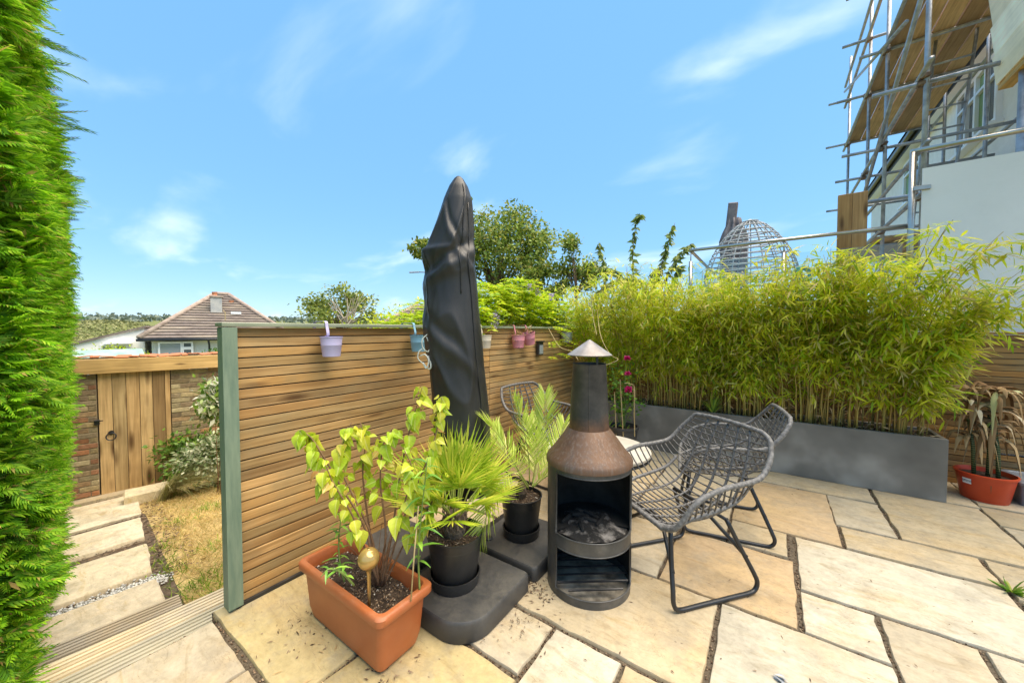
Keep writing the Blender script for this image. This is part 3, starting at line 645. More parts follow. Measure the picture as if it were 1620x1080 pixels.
f = q.noise(v, 9, 6, .65); rz = q.math('ADD', q.math('MULTIPLY', q.math('SUBTRACT', .96, sx.outputs['Z']), 6.), q.math('SUBTRACT', f, .45))
steelc = q.ramp(f, [(.3, (.035, .035, .036)), (.55, (.075, .073, .07)), (.75, (.14, .125, .11))]); rustc = q.ramp(q.noise(v, 30, 5, .7), [(.3, (.10, .042, .02)), (.7, (.24, .11, .055))])
q.color(q.mix(q.ramp(rz, [(.1, 0.), (.75, 1.)]), steelc, rustc)).pr(.5, .4, .5).bump(f, .1, .003); M['flue'] = q.m
q = NT('rusted_cone'); v = q.coords('Object', (9, 9, 5), jitter=False); f = q.noise(v, 1.2, 6, .7, .5); f2 = q.noise(q.coords('Object', (75, 75, 11), jitter=False), 1., 5, .7)
q.color(q.mix(q.ramp(f2, [(.5, 0.), (.75, .55)]), q.ramp(f, [(.28, (.085, .050, .034)), (.5, (.155, .083, .048)), (.7, (.12, .088, .072))]), (.26, .225, .205))).pr(.55, .3, .5).bump(f2, .25, .003); M['cone'] = q.m
M['cap_metal'] = mottled('weathered_cap', (.19, .165, .15), (.36, .33, .31), 9, .5, .15, metal=.4, stretch=(1, 1, .3))
M['soot'] = mottled('soot', (.004, .004, .004), (.02, .02, .019), 9, .8, .3)
M['ash'] = mottled('ash_and_char', (.012, .011, .010), (.26, .24, .22), 14, .95, .6, dist=.01, lo=.5, hi=.72)
RB = .226; ca = math.atan2(-CY_, -CX_)            # towards the camera
o0 = ca - R(47); o1 = ca + R(78)                   # angular span of the openings (anticlockwise = to the right seen from the camera)
def band(mb, a0, a1, z0, z1, n, r=RB, th=.006):
    vs = []
    for rr in (r, r-th):
        for z in (z0, z1):
            for k in range(n+1): a = a0+(a1-a0)*k/n; vs.append((rr*math.cos(a), rr*math.sin(a), z))
    m = n+1; fs = []
    for k in range(n):
        fs += [(k, k+1, m+k+1, m+k), (2*m+k+1, 2*m+k, 3*m+k, 3*m+k+1), (k+1, k, 2*m+k, 2*m+k+1), (m+k, m+k+1, 3*m+k+1, 3*m+k)]
    fs += [(0, m, 3*m, 2*m), (n, 2*m+n, 3*m+n, m+n)]
    mb.add(vs, fs)
mb = MB(); band(mb, o1, o0+2*math.pi, .0, .685, 46)
band(mb, o0, o1, .658, .685, 26); band(mb, o0, o1, .268, .338, 26); band(mb, o0, o1, .0, .045, 26)
mb.build('drum', M['chim_steel'], ch, smooth=True)
mb = MB()
for z0, z1 in ((.338, .658), (.045, .268)):
    pts = []
    for k in range(21): a = o0+(o1-o0)*k/20; pts.append(((RB+.001)*math.cos(a), (RB+.001)*math.sin(a), z0))
    for k in range(20, -1, -1): a = o0+(o1-o0)*k/20; pts.append(((RB+.001)*math.cos(a), (RB+.001)*math.sin(a), z1))
    mb.tube(pts, .0035, 6, True)
mb.build('opening_rim', M['chim_steel'], ch, smooth='all')
mb = MB(); mb.lathe([(.0, .69), (RB-.008, .69), (RB-.008, .345), (0, .345)], 40, a0=o1+.02, a1=o0+2*math.pi-.02); mb.build('soot_lining', M['soot'], ch, smooth=True)
mb = MB(); mb.lathe([(RB-.009, .318), (RB-.009, .326), (0, .326)], 40); mb.build('fire_shelf', M['soot'], ch)
mb = MB(); mb.lathe([(RB-.009, .05), (RB-.009, .26)], 41, a0=o1+.02, a1=o0+2*math.pi-.02); mb.build('store_lining', M['soot'], ch, smooth=True)
mb = MB(); mb.lathe([(RB-.009, .008), (RB-.009, .012), (0, .012)], 40); mb.build('base_plate', mottled('dusty_plate', (.10, .085, .065), (.42, .37, .29), 9, .95, .6, lo=.35, hi=.6), ch)
mb = MB()   # ash heap
for i in range(14):
    for k in range(28):
        r_ = (RB-.02)*(i+1)/14; a = 2*math.pi*k/28; mb.v.append((r_*math.cos(a), r_*math.sin(a), .330+.016*max(0, fbm(r_*math.cos(a)+3, r_*math.sin(a), 12.)+.25)+.018*(1-(r_/.2)**2)))
mb.v.append((0, 0, .36)); mb.f += [(i*28+k, i*28+(k+1) % 28, (i+1)*28+(k+1) % 28, (i+1)*28+k) for i in range(13) for k in range(28)]+[(392, (k+1) % 28, k) for k in range(28)]
mb.build('ash', M['ash'], ch, smooth='all')
mb = MB()
for k in range(8):
    a = random.uniform(0, 6.28); r_ = random.uniform(.0, .13); c_ = Vector((r_*math.cos(a), r_*math.sin(a), .352)); d_ = Vector((random.uniform(-1, 1), random.uniform(-1, 1), random.uniform(-.1, .25))).normalized()*random.uniform(.03, .07)
    mb.tube([c_-d_, c_+d_*.2, c_+d_], [.012, .014, .007], 6)
mb.build('charred_wood', M['soot'], ch)
fdir = Vector((math.cos(ca+.25), math.sin(ca+.25), 0)); sdir = Vector((-fdir.y, fdir.x, 0))
for k in range(6):
    off = -.15+.062*k; half = math.sqrt(max(.001, (RB-.012)**2-off*off)); mb = MB(); mb.tube([fdir*off-sdir*half+Vector((0, 0, .062)), fdir*off+sdir*half+Vector((0, 0, .062))], .006, 6); mb.build('grate_bar', M['black_metal'], ch)
mb = MB(); mb.lathe([(RB+.002, .678), (RB+.008, .682), (RB+.008, .700), (RB+.001, .716), (.200, .745), (.160, .800), (.116, .858), (.110, .864)], 56); mb.build('cone', M['cone'], ch, smooth=True)
mb = MB(); mb.lathe([(.110, .855), (.108, .87), (.090, 1.214), (.0915, 1.2165), (.088, 1.2165), (.085, 1.2), (.1, .87)], 48); mb.tube([(-.001+.1075*math.cos(ca), .1075*math.sin(ca), .87), (.0905*math.cos(ca), .0905*math.sin(ca), 1.214)], .0025, 5); mb.build('flue', M['flue'], ch, smooth=True)
mb = MB(); mb.lathe([(.0, 1.200), (.086, 1.200)], 30); mb.build('flue_throat', M['soot'], ch)
mb = MB(); mb.lathe([(.120, 1.262), (.121, 1.266), (.006, 1.346), (0, 1.348)], 40); mb.lathe([(.119, 1.2615), (.004, 1.342)], 40); mb.build('rain_cap', M['cap_metal'], ch, smooth=True)
for k in range(3):
    a = ca+.5+k*2.094; mb = MB(); mb.beam((.083*math.cos(a), .083*math.sin(a), 1.18), (.083*math.cos(a), .083*math.sin(a), 1.285), .014, .003, (math.cos(a), math.sin(a), 0)); mb.build('cap_strut', M['black_metal'], ch)

# ---- parasol under its cover, and its base weights
PX, PY = -1.562, 1.652
def rounded(x0, x1, y0, y1, rads, n=10):
    """rads for corners (x0y0, x1y0, x1y1, x0y1)"""
    o = []
    for (cx, cy, a0), r_ in zip(((x0, y0, 180), (x1, y0, 270), (x1, y1, 0), (x0, y1, 90)), rads):
        px_, py_ = cx+(r_ if cx == x0 else -r_), cy+(r_ if cy == y0 else -r_)
        for k in range(n+1): a = R(a0+90*k/n); o.append((px_+r_*math.cos(a), py_+r_*math.sin(a)))
    return o
def base_weight(x0, x1, y0, y1, rads, h, label):
    cx, cy = (x0+x1)/2, (y0+y1)/2; t = thing('parasol_base_weight', label, 'parasol base', (cx, cy, 0), 0, 'plastic weights of the parasol base')
    pl = [(p[0]-cx, p[1]-cy) for p in rounded(x0, x1, y0, y1, rads)]; n = len(pl); mb = MB()
    def rg(s_, z): return [(p[0]*s_, p[1]*s_, z) for p in pl]
    mb.add(rg(.985, .0)+rg(1.0, .008)+rg(1., h-.016)+rg(.988, h-.005)+rg(.972, h)+rg(.955, h), [tuple(5*n+k for k in range(n))]+[(r_*n+k, r_*n+(k+1) % n, (r_+1)*n+(k+1) % n, (r_+1)*n+k) for r_ in range(5) for k in range(n)])
    mb.build('shell', M['base_plastic'], t, smooth=True)
    mb = MB(); mb.lathe([(.028, h-.001), (.028, h+.006), (.022, h+.008), (0, h+.008)], 18, c=((.16 if cx < PX else -.16), (.16 if cy < PY else -.16), 0)); mb.build('filler_cap', M['plastic_black'], t, smooth=True)
base_weight(-1.515, -1.035, 1.130, 1.632, (.03, .17, .02, .02), .10, 'charcoal quarter weight under the fan palm pot, round outer corner')
base_weight(-1.515, -1.035, 1.692, 2.180, (.02, .03, .16, .02), .085, 'charcoal quarter weight under the feathery palm pot, behind the other')
base_weight(-2.08, -1.60, 1.135, 1.632, (.16, .02, .02, .02), .09, 'charcoal quarter weight by the fence behind the terracotta trough')
par = thing('covered_parasol', 'closed parasol under a creased black cover with white tie', 'parasol', (PX, PY, 0))
mb = MB(); mb.box((0, 0, .03), (1.0, .05, .04)); mb.box((0, 0, .031), (.05, 1.0, .042)); mb.build('base_cross', M['black_metal'], par)
mb = MB(); mb.lathe([(.045, .05), (.045, 2.1)], 18); mb.build('mast', M['black_metal'], par, smooth=True)
# cover: left and right outline read off at each height, in metres either side of the mast
DPT = 2.26
prof = [(284, 726, 730), (288, 721, 735), (300, 713, 742), (320, 705, 748), (345, 697, 750), (375, 687, 752), (394, 680, 753), (399, 672, 753), (410, 673, 753), (430, 677, 755), (460, 674, 758), (490, 671, 760), (520, 671, 763), (550, 674, 765), (580, 681, 767), (620, 684, 771), (660, 686, 775), (700, 688, 777), (740, 690, 779), (775, 692, 780)]
rows = 170; cols = 110; ys = np.linspace(285, 775, rows); lx = np.interp(ys, [p[0] for p in prof], [p[1] for p in prof]); rx = np.interp(ys, [p[0] for p in prof], [p[2] for p in prof])
rgt = Vector((_r[0], _r[1], 0)); fwd = Vector((_f[0], _f[1], 0)).normalized(); mb = MB()
for i in range(rows):
    z = CAM_H+(522-ys[i])/FOC*DPT; cxo = ((lx[i]+rx[i])/2-727.5)/FOC*DPT; hw = (rx[i]-lx[i])/2/FOC*DPT; hd = hw*.80+.012
    tt = i/(rows-1)
    for k in range(cols):
        a = 2*math.pi*k/cols; ux, uy = math.cos(a), math.sin(a)
        amp = .0135*min(1, tt*5)
        # long creases winding down the cloth, gathered where the tie pulls in
        fold = math.sin(5*a+7.5*tt+1.6*math.sin(6*tt))*.45+math.sin(3*a-9*tt+.7)*.35+.9*mnoise.noise(Vector((ux*1.7, uy*1.7, z*2.2)))
        sag = -.9*math.exp(-((z-1.83-.10*ux)/.045)**2)*max(0, -uy+.25)+.9*math.exp(-((z-1.77-.10*ux)/.05)**2)*max(0, -uy+.3)
        sag += -.8*math.exp(-((z-1.36+.18*ux)/.05)**2)*max(0, -ux*.7-uy*.6)+.6*math.exp(-((z-1.29+.2*ux)/.05)**2)*max(0, -uy)
        sag += -.7*math.exp(-((z-2.02+.25*ux)/.03)**2)*max(0, -uy)+.5*math.exp(-((z-1.97+.25*ux)/.04)**2)*max(0, -uy)
        wa = a+1.3*tt+.5*math.sin(5*tt)
        r1 = 1-abs(2*mnoise.noise(Vector((math.cos(wa)*1.05, math.sin(wa)*1.05, z*1.7+4))))
        r2 = 1-abs(2*mnoise.noise(Vector((math.cos(wa)*3.1+9, math.sin(wa)*3.1, z*3.4))))
        dr = amp*(fold*.45+sag*1.0+.85*(r1**3-.35)+.10*(r2**4-.25))
        hx_ = math.copysign(abs(ux)**.85, ux)*hw+ux*dr; hy_ = math.copysign(abs(uy)**.9, uy)*hd+uy*dr*1.5
        p = rgt*(cxo+hx_)+fwd*hy_; mb.v.append((p.x, p.y, z))
mb.f = [(i*cols+k, i*cols+(k+1) % cols, (i+1)*cols+(k+1) % cols, (i+1)*cols+k)[::-1] for i in range(rows-1) for k in range(cols)]+[tuple(range(cols))]
cov = mb.build('cover', M['cover'], par, smooth='all')
# seam and zip flap on the camera side
def cov_pt(ypx, ux):
    i = int(np.clip((ypx-285)/490*(rows-1), 0, rows-1)); k = min(range(cols), key=lambda k: abs(mb.v[i*cols+k][0]*rgt.x+mb.v[i*cols+k][1]*rgt.y-((lx[i]+rx[i])/2-727.5)/FOC*DPT-ux*(rx[i]-lx[i])/2/FOC*DPT)+ (10 if mb.v[i*cols+k][0]*fwd.x+mb.v[i*cols+k][1]*fwd.y > .0 else 0))
    return Vector(mb.v[i*cols+k])-fwd*.004
m2 = MB(); m2.tube(smoothpath([cov_pt(y_, .62-.15*math.sin((y_-300)/120.)) for y_ in range(300, 470, 14)], 30), .0035, 5); m2.build('seam', M['cover'], par, smooth='all')
m2 = MB(); m2.tube(smoothpath([cov_pt(y_, .80) for y_ in range(330, 770, 30)], 40), .0035, 5); m2.build('zip', M['cover'], par, smooth='all')
# white tie cord, looped and hanging on the left
m2 = MB(); cs = cov_pt(535, -.78)-fwd*.008
def lp(pts): return [cs+rgt*(a_/FOC*DPT)+Vector((0, 0, -b_/FOC*DPT))-fwd*c_ for a_, b_, c_ in pts]
m2.tube(smoothpath(lp([(2, -6, 0), (-5, 2, .01), (-4, 14, .014), (4, 20, .012), (6, 10, .004), (1, -2, 0)]), 26), .0085, 6, flat=.4)
m2.tube(smoothpath(lp([(-3, 14, .006), (-10, 20, .012), (-11, 30, .018), (-3, 38, .018), (5, 46, .012), (8, 40, .012), (4, 26, .006)]), 30), .0085, 6, flat=.4)
m2.tube(smoothpath(lp([(-8, 26, .012), (0, 24, .020), (5, 32, .022), (2, 44, .02), (-4, 36, .012)]), 24), .0085, 6, flat=.4)
m2.build('tie_cord', M['white_strap'], par, smooth='all')

# ---- terracotta trough
TX0, TX1, TY0, TY1 = -1.865, -1.20, .822, 1.105; TH = .285
tr_ = thing('trough_planter', 'terracotta plastic trough planter in front of the fence', 'planter', ((TX0+TX1)/2, (TY0+TY1)/2, 0))
def rrect(hx, hy, r_, z, n=6):
    o = []
    for cx, cy, a0 in ((-hx+r_, -hy+r_, 180), (hx-r_, -hy+r_, 270), (hx-r_, hy-r_, 0), (-hx+r_, hy-r_, 90)):
        for k in range(n+1): a = R(a0+90*k/n); o.append((cx+r_*math.cos(a), cy+r_*math.sin(a), z))
    return o
def loft(mb, rings, cap0=True, cap1=True):
    n = len(rings[0]); o = len(mb.v)
    for r_ in rings: mb.v += [tuple(float(c) for c in p) for p in r_]
    for i in range(len(rings)-1): mb.f += [(o+i*n+k, o+i*n+(k+1) % n, o+(i+1)*n+(k+1) % n, o+(i+1)*n+k) for k in range(n)]
    if cap0: mb.f.append(tuple(o+k for k in range(n-1, -1, -1)))
    if cap1: mb.f.append(tuple(o+(len(rings)-1)*n+k for k in range(n)))
    return mb
hx, hy = (TX1-TX0)/2, (TY1-TY0)/2
mb = MB(); loft(mb, [rrect(hx-.075, hy-.055, .02, 0), rrect(hx-.07, hy-.05, .025, .012), rrect(hx-.060, hy-.042, .025, .018), rrect(hx-.045, hy-.03, .03, .07), rrect(hx-.025, hy-.022, .03, TH-.045), rrect(hx-.018, hy-.018, .03, TH-.042),
    rrect(hx-.004, hy-.004, .034, TH-.040), rrect(hx, hy, .035, TH-.034), rrect(hx, hy, .035, TH-.010), rrect(hx-.006, hy-.006, .033, TH-.002), rrect(hx-.012, hy-.012, .031, TH), rrect(hx-.026, hy-.026, .028, TH), rrect(hx-.032, hy-.032, .026, TH-.008), rrect(hx-.036, hy-.036, .024, TH-.06), rrect(hx-.05, hy-.05, .02, TH-.16)], True, False)
mb.build('trough', M['terracotta'], tr_, smooth=True)
mb = MB(); sx = np.linspace(-hx+.04, hx-.04, 26); sy = np.linspace(-hy+.04, hy-.04, 12)
mb.add([(x, y, TH-.058+.016*fbm(x+5, y, 9.)) for x in sx for y in sy], [(i*12+j, (i+1)*12+j, (i+1)*12+j+1, i*12+j+1) for i in range(25) for j in range(11)])
mb.build('soil', M['soil'], tr_, smooth='all')
M['perlite'] = leafmat('bark_and_grit', [(0, (.05, .03, .02)), (.6, (.20, .13, .08)), (.85, (.30, .22, .15)), (1, (.66, .63, .58))], trans=0., rough=.9)
n = 900; pos = np.stack([rng.uniform(-hx+.045, hx-.045, n), rng.uniform(-hy+.045, hy-.045, n), np.full(n, TH-.050)], 1)
V, F = scatter(*KITE, pos, rdir(n, -.3, .3), rdir(n, .3, 1), rng.uniform(.005, .016, n), rng.uniform(.004, .009, n)); tag(link('mulch', np_mesh('mulch', V, F, M['perlite']), tr_), kind='stuff')

# ---- shrub in the trough: each leaf its own piece
M['lime'] = None
q = NT('lime_leaf'); rn = q.rnd(); v = q.coords('Object', (30, 30, 30)); f = q.noise(v, 1., 3)
col = q.ramp(rn, [(0, (.30, .50, .03)), (.3, (.46, .62, .045)), (.65, (.58, .66, .06)), (.88, (.68, .66, .07)), (.97, (.66, .46, .10)), (1, (.44, .20, .07))])
col = q.mix(1., col, q.ramp(f, [(.3, .82), (.7, 1.12)]), 'MULTIPLY')
so3 = q.node('ShaderNodeSeparateXYZ'); tc3 = q.node('ShaderNodeTexCoord'); q.l.new(tc3.outputs['Object'], so3.inputs[0]); ay = q.math('ABSOLUTE', so3.outputs['Y'])
vein = q.math('FRACT', q.math('MULTIPLY', q.math('SUBTRACT', so3.outputs['X'], q.math('MULTIPLY', ay, .75)), 95.))
col = q.mix(q.ramp(vein, [(0, .30), (.14, 0.)]), col, (.80, .82, .30)); col = q.mix(q.ramp(ay, [(.0008, .5), (.0018, 0.)]), col, (.82, .80, .35))
col = q.mix(q.ramp(q.noise(q.coords('Object', (60, 60, 60)), 1.4, 3), [(.62, 0.), (.72, .6)]), col, (.50, .36, .07)); q.color(col).pr(.42, 0, .4)
t_ = q.node('ShaderNodeBsdfTranslucent'); q.l.new(col, t_.inputs['Color']); mxs = q.node('ShaderNodeMixShader'); mxs.inputs[0].default_value = .42
q.l.new(q.b.outputs[0], mxs.inputs[1]); q.l.new(t_.outputs[0], mxs.inputs[2]); q.l.new(mxs.outputs[0], q.o.inputs['Surface']); M['lime'] = q.m
def leaf_mesh(name, mat, ln, wd, fold=.25, curl=.3, kind='heart', nx=6):
    mb = MB(); prof = {'heart': [(0, .0), (.06, .30), (.2, .50), (.4, .48), (.62, .34), (.82, .15), (1, 0)], 'lance': [(0, .06), (.15, .30), (.35, .5), (.6, .42), (.8, .22), (1, 0)]}[kind]
    for t, w_ in prof:
        z = -curl*ln*t*t; x = t*ln*(1-.12*curl*t)
        for s_ in (-1, -.5, 0, .5, 1): mb.v.append((x - (.05*ln*abs(s_) if kind == 'heart' and t < .1 else 0), s_*w_*wd, z+fold*abs(s_)*w_*wd-.10*wd*(abs(s_) == .5)*0))
    m = len(prof); mb.f = [(i*5+k, (i+1)*5+k, (i+1)*5+k+1, i*5+k+1) for i in range(m-1) for k in range(4)]
    return mb.mesh(name, mat, 'all')
LV = [leaf_mesh('leaf', M['lime'], .066, .054, .35, .35), leaf_mesh('leaf', M['lime'], .075, .058, .5, .55), leaf_mesh('leaf', M['lime'], .055, .044, .2, .2), leaf_mesh('leaf', M['lime'], .05, .026, .6, .7)]
shr = thing('lime_leaved_shrub', 'lanky shrub with drooping lime green leaves in the terracotta trough', 'shrub', (-1.46, .985, .22))
def place_leaf(parent, meshes, p, d, up, s_=1., name='leaf'):
    d = Vector(d).normalized(); up = Vector(up); z = (up-d*up.dot(d)); z = z.normalized() if z.length > 1e-4 else d.orthogonal().normalized(); y = z.cross(d)
    o = link(name, random.choice(meshes), parent); o.matrix_local = Matrix.Translation(p) @ Matrix((d, y, z)).transposed().to_4x4() @ Matrix.Scale(s_, 4); return o
org = Vector(shr.location)
BRN = [[(598, 925, 1.66), (577, 835, 1.64), (541, 772, 1.60), (508, 716, 1.58), (490, 690, 1.57), (474, 681, 1.57)],
 [(600, 925, 1.66), (588, 850, 1.66), (562, 790, 1.67), (540, 742, 1.68), (543, 700, 1.68), (556, 668, 1.68)],
 [(602, 925, 1.67), (610, 840, 1.69), (602, 765, 1.71), (606, 705, 1.72), (622, 676, 1.73)],
 [(605, 925, 1.68), (622, 830, 1.72), (634, 745, 1.75), (650, 672, 1.77), (660, 640, 1.78), (668, 612, 1.78)],
 [(606, 925, 1.67), (634, 832, 1.66), (662, 762, 1.65), (686, 700, 1.66), (696, 650, 1.67), (699, 628, 1.67)],
 [(601, 925, 1.68), (586, 845, 1.73), (574, 752, 1.77), (578, 700, 1.79), (570, 668, 1.80)],
 [(604, 925, 1.65), (618, 850, 1.60), (640, 795, 1.57), (652, 745, 1.56), (640, 712, 1.56)],
 [(600, 925, 1.65), (575, 860, 1.59), (556, 812, 1.55), (528, 765, 1.53), (515, 735, 1.53)],
 [(607, 925, 1.68), (645, 850, 1.72), (680, 800, 1.74), (702, 745, 1.74)]]
for bi, br in enumerate(BRN):
    P_ = smoothpath([at_d(*p) for p in br], 30); mb = MB(); mb.tube([Vector(p)-org for p in P_], list(np.linspace(.0055, .0017, 30)), 6); mb.build('stem', M['twig'], shr, smooth='all')
    nl = 38 if bi < 6 else 28
    for k in range(nl):
        t = .36+.64*(k+random.random()*.7)/nl; i = min(29, int(t*29)); p = Vector(P_[i])-org; tg = Vector(P_[min(29, i+1)]-P_[max(0, i-1)]).normalized()
        sd_ = tg.cross(Vector((0, 0, 1))).normalized()*random.choice((-1, 1)); d = (sd_*random.uniform(.3, 1)+tg*.35+Vector((random.uniform(-.5, .5), random.uniform(-.5, .5), random.uniform(-1.1, -.15)))).normalized()
        st = p+d*random.uniform(.008, .035); place_leaf(shr, LV[:3], st, d+Vector((0, 0, -.35)), Vector((_f[0]*-.6+random.uniform(-.5, .5), _f[1]*-.6+random.uniform(-.5, .5), .9)), random.uniform(.6, 1.08))
    if bi in (0, 3, 4): place_leaf(shr, LV[:3], Vector(P_[-1])-org, Vector((0, 0, -1))+rgt*.4, -fwd, 1.)
mb = MB()
for k in range(16):
    a_ = random.uniform(0, 6.28); b_ = Vector((0, 0, 0)); e_ = Vector((math.cos(a_)*random.uniform(.05, .14), math.sin(a_)*random.uniform(.03, .1), random.uniform(.08, .3))); mb.tube(smoothpath([b_, e_*.5+Vector((0, 0, .03)), e_], 6), [.0025, .0023, .002, .0018, .0015, .001], 4)
mb.build('bare_twigs', M['twig'], shr)
# ---- lilies at either end of the trough
M['lilyleaf'] = None; q = NT('lily_leaf'); col = q.ramp(q.rnd(), [(0, (.07, .20, .03)), (.6, (.14, .32, .04)), (1, (.26, .44, .06))]); q.color(col).pr(.38, 0, .5); M['lilyleaf'] = q.m
LL = [leaf_mesh('leaf', M['lilyleaf'], .085, .020, .3, .35, 'lance'), leaf_mesh('leaf', M['lilyleaf'], .10, .018, .3, .6, 'lance')]
def lily(label, br, n, ls=1., both=True):
    P_ = smoothpath([at_d(*p) for p in br], 24); t = thing('lily_plant', label, 'plant', P_[0]); o = Vector(t.location); mb = MB(); mb.tube([Vector(p)-o for p in P_], list(np.linspace(.0045, .002, 24)), 6); mb.build('stem', M['green_stem'], t, smooth='all')
    for k in range(n):
        i = int(23*(.22+.78*k/n)); a = k*2.4; d = Vector((math.cos(a), math.sin(a), random.uniform(.1, .7))); place_leaf(t, LL, Vector(P_[i])-o, d, (0, 0, 1), ls*random.uniform(.75, 1.15))
lily('young lily with short glossy leaves at the fence end of the trough', [(545, 920, 1.63), (538, 890, 1.62), (536, 850, 1.61), (541, 812, 1.61)], 26, .62)
lily('tall lily stem with narrow leaves at the pot end of the trough', [(664, 935, 1.58), (662, 880, 1.57), (666, 820, 1.57), (672, 765, 1.57), (676, 725, 1.57)], 26, .95)
lily('low sprig trailing over the front rim of the trough', [(560, 925, 1.50), (540, 905, 1.46), (520, 900, 1.43), (508, 912, 1.41)], 7, .62)
wg = thing('watering_globe', 'amber gold watering globe pushed into the trough soil', 'globe', at_d(584, 946, 1.535)); s_ = 1.535/FOC
mb = MB(); mb.lathe([(0, 81*s_)]+[(16.5*s_*math.sin(a), (64-16.5*math.cos(a))*s_) for a in np.linspace(math.pi, .35, 14)]+[(4.2*s_, 45*s_), (3.0*s_, 40*s_), (2.6*s_, 10*s_), (2.4*s_, -12*s_), (0, -12*s_)], 26)
mb.build('globe', M['gold'], wg, smooth='all')
mb = MB(); mb.tube([at_d(650, 950, 1.52), at_d(655, 880, 1.53), at_d(662, 800, 1.56)], .0032, 6); tag(mb.build('plant_cane', M['cane'], smooth='all'), 'thin bamboo cane standing in the trough', 'cane')

# ---- two black pots with palms
def black_pot(x, y, z0, r_, h, label):
    t = thing('plant_pot', label, 'plant pot', (x, y, z0), 0, 'black pots on the parasol base')
    mb = MB(); mb.lathe([(0, 0), (r_*.80, 0), (r_*.84, .008), (r_*.90, h*.20), (r_*.905, h*.23), (r_*.86, h*.23), (r_*.80, .012), (0, .012)], 36); mb.build('saucer', M['plastic_black'], t, smooth=True)
    mb = MB(); mb.lathe([(0, .014), (r_*.70, .014), (r_*.74, .02), (r_*.97, h*.97), (r_, h*.985), (r_, h), (r_*.955, h), (r_*.93, h*.8)], 40); mb.build('pot', M['plastic_black'], t, smooth=True)
    mb = MB(); mb.lathe([(0, h*.92), (r_*.5, h*.915), (r_*.945, h*.90)], 26); mb.build('soil', M['soil'], t, smooth='all')
    n = 260; a = rng.uniform(0, 6.28, n); rr = r_*.9*np.sqrt(rng.uniform(0, 1, n)); pos = np.stack([rr*np.cos(a), rr*np.sin(a), np.full(n, h*.925)], 1)
    V, F = scatter(*KITE, pos, rdir(n, -.2, .3), rdir(n, .3, 1), rng.uniform(.008, .03, n), rng.uniform(.003, .008, n)); tag(link('mulch', np_mesh('mulch', V, F, M['perlite']), t), kind='stuff'); return t
P1 = (-1.315, 1.352); P2 = (-1.292, 1.936)
black_pot(*P1, .10, .145, .265, 'black plastic pot and saucer holding the fan palm')
black_pot(*P2, .085, .134, .262, 'black plastic pot and saucer holding the feathery date palm')
M['fan'] = leafmat('fan_palm_leaf', [(0, (.30, .48, .04)), (.4, (.46, .62, .055)), (.8, (.62, .70, .09)), (1, (.74, .70, .12))], trans=.35, rough=.4, val=.12)
M['date'] = leafmat('date_palm_leaf', [(0, (.34, .50, .07)), (.5, (.50, .64, .10)), (.85, (.62, .70, .17)), (1, (.70, .67, .26))], trans=.35, rough=.4, val=.12)
M['petiole'] = mottled('palm_petiole', (.24, .34, .06), (.42, .46, .12), 20, .5, .1)
fp = thing('fan_palm', 'small fan palm with spiky yellow green fronds in a black pot', 'palm', (*P1, .345))
mb = MB(); mb.lathe([(0, 0), (.05, 0), (.058, .03), (.050, .08), (.038, .12), (0, .14)], 14)
for k in range(46):
    a = k*2.4; z = .01+.10*k/46; mb.tube([(.045*math.cos(a), .045*math.sin(a), z), (.062*math.cos(a), .062*math.sin(a), z+.035), (.058*math.cos(a), .058*math.sin(a), z+.06)], [.012, .008, .002], 5, flat=.5)
mb.build('fibrous_trunk', M['bark'], fp)
for k in range(25):
    a = k*2.399+.5; el = R(86-66*(k/25)**1.1); L0 = random.uniform(.17, .27)*(1.08-.32*k/25); d = Vector((math.cos(a)*math.cos(el), math.sin(a)*math.cos(el), math.sin(el)))
    p0 = Vector((.02*math.cos(a), .02*math.sin(a), .09)); p1 = p0+d*L0; mb = MB(); mb.tube([p0, p0+d*L0*.5+Vector((0, 0, .008)), p1], [.005, .004, .003], 5)
    fr = mb.build('frond', M['petiole'], fp, smooth='all'); nl = 22; up = Vector((0, 0, 1)); sd_ = d.cross(up).normalized() if abs(d.z) < .98 else Vector((1, 0, 0)); fn = sd_.cross(d).normalized()
    th = np.linspace(-1.45, 1.45, nl)+rng.normal(0, .03, nl); ld = np.array([d*math.cos(t)+sd_*math.sin(t)+fn*(-.10+.05*math.cos(t)) for t in th]); ln_ = (.175+.055*np.cos(th*.8))*rng.uniform(.85, 1.1, nl)*random.uniform(.85, 1.15)
    tl = ([(0, -.2, 0), (0, .2, 0), (.35, -.5, -.15), (.35, .5, -.15), (.35, 0, .25), (1, 0, -.6)], [(0, 4, 2), (0, 1, 4), (1, 3, 4), (2, 4, 5), (4, 3, 5)])
    V, F = scatter(*tl, np.repeat(np.array(p1)[None], nl, 0), ld, np.repeat(np.array(fn)[None], nl, 0), ln_, np.full(nl, .0105), ln_*.10)
    link('blade', np_mesh('blade', V, F, M['fan']), fr)
dp = thing('date_palm', 'young date palm with long feathery fronds in a black pot', 'palm', (*P2, .33))
mb = MB(); mb.lathe([(0, 0), (.03, 0), (.036, .03), (.022, .09), (0, .1)], 12); mb.build('crown_base', M['bark'], dp)
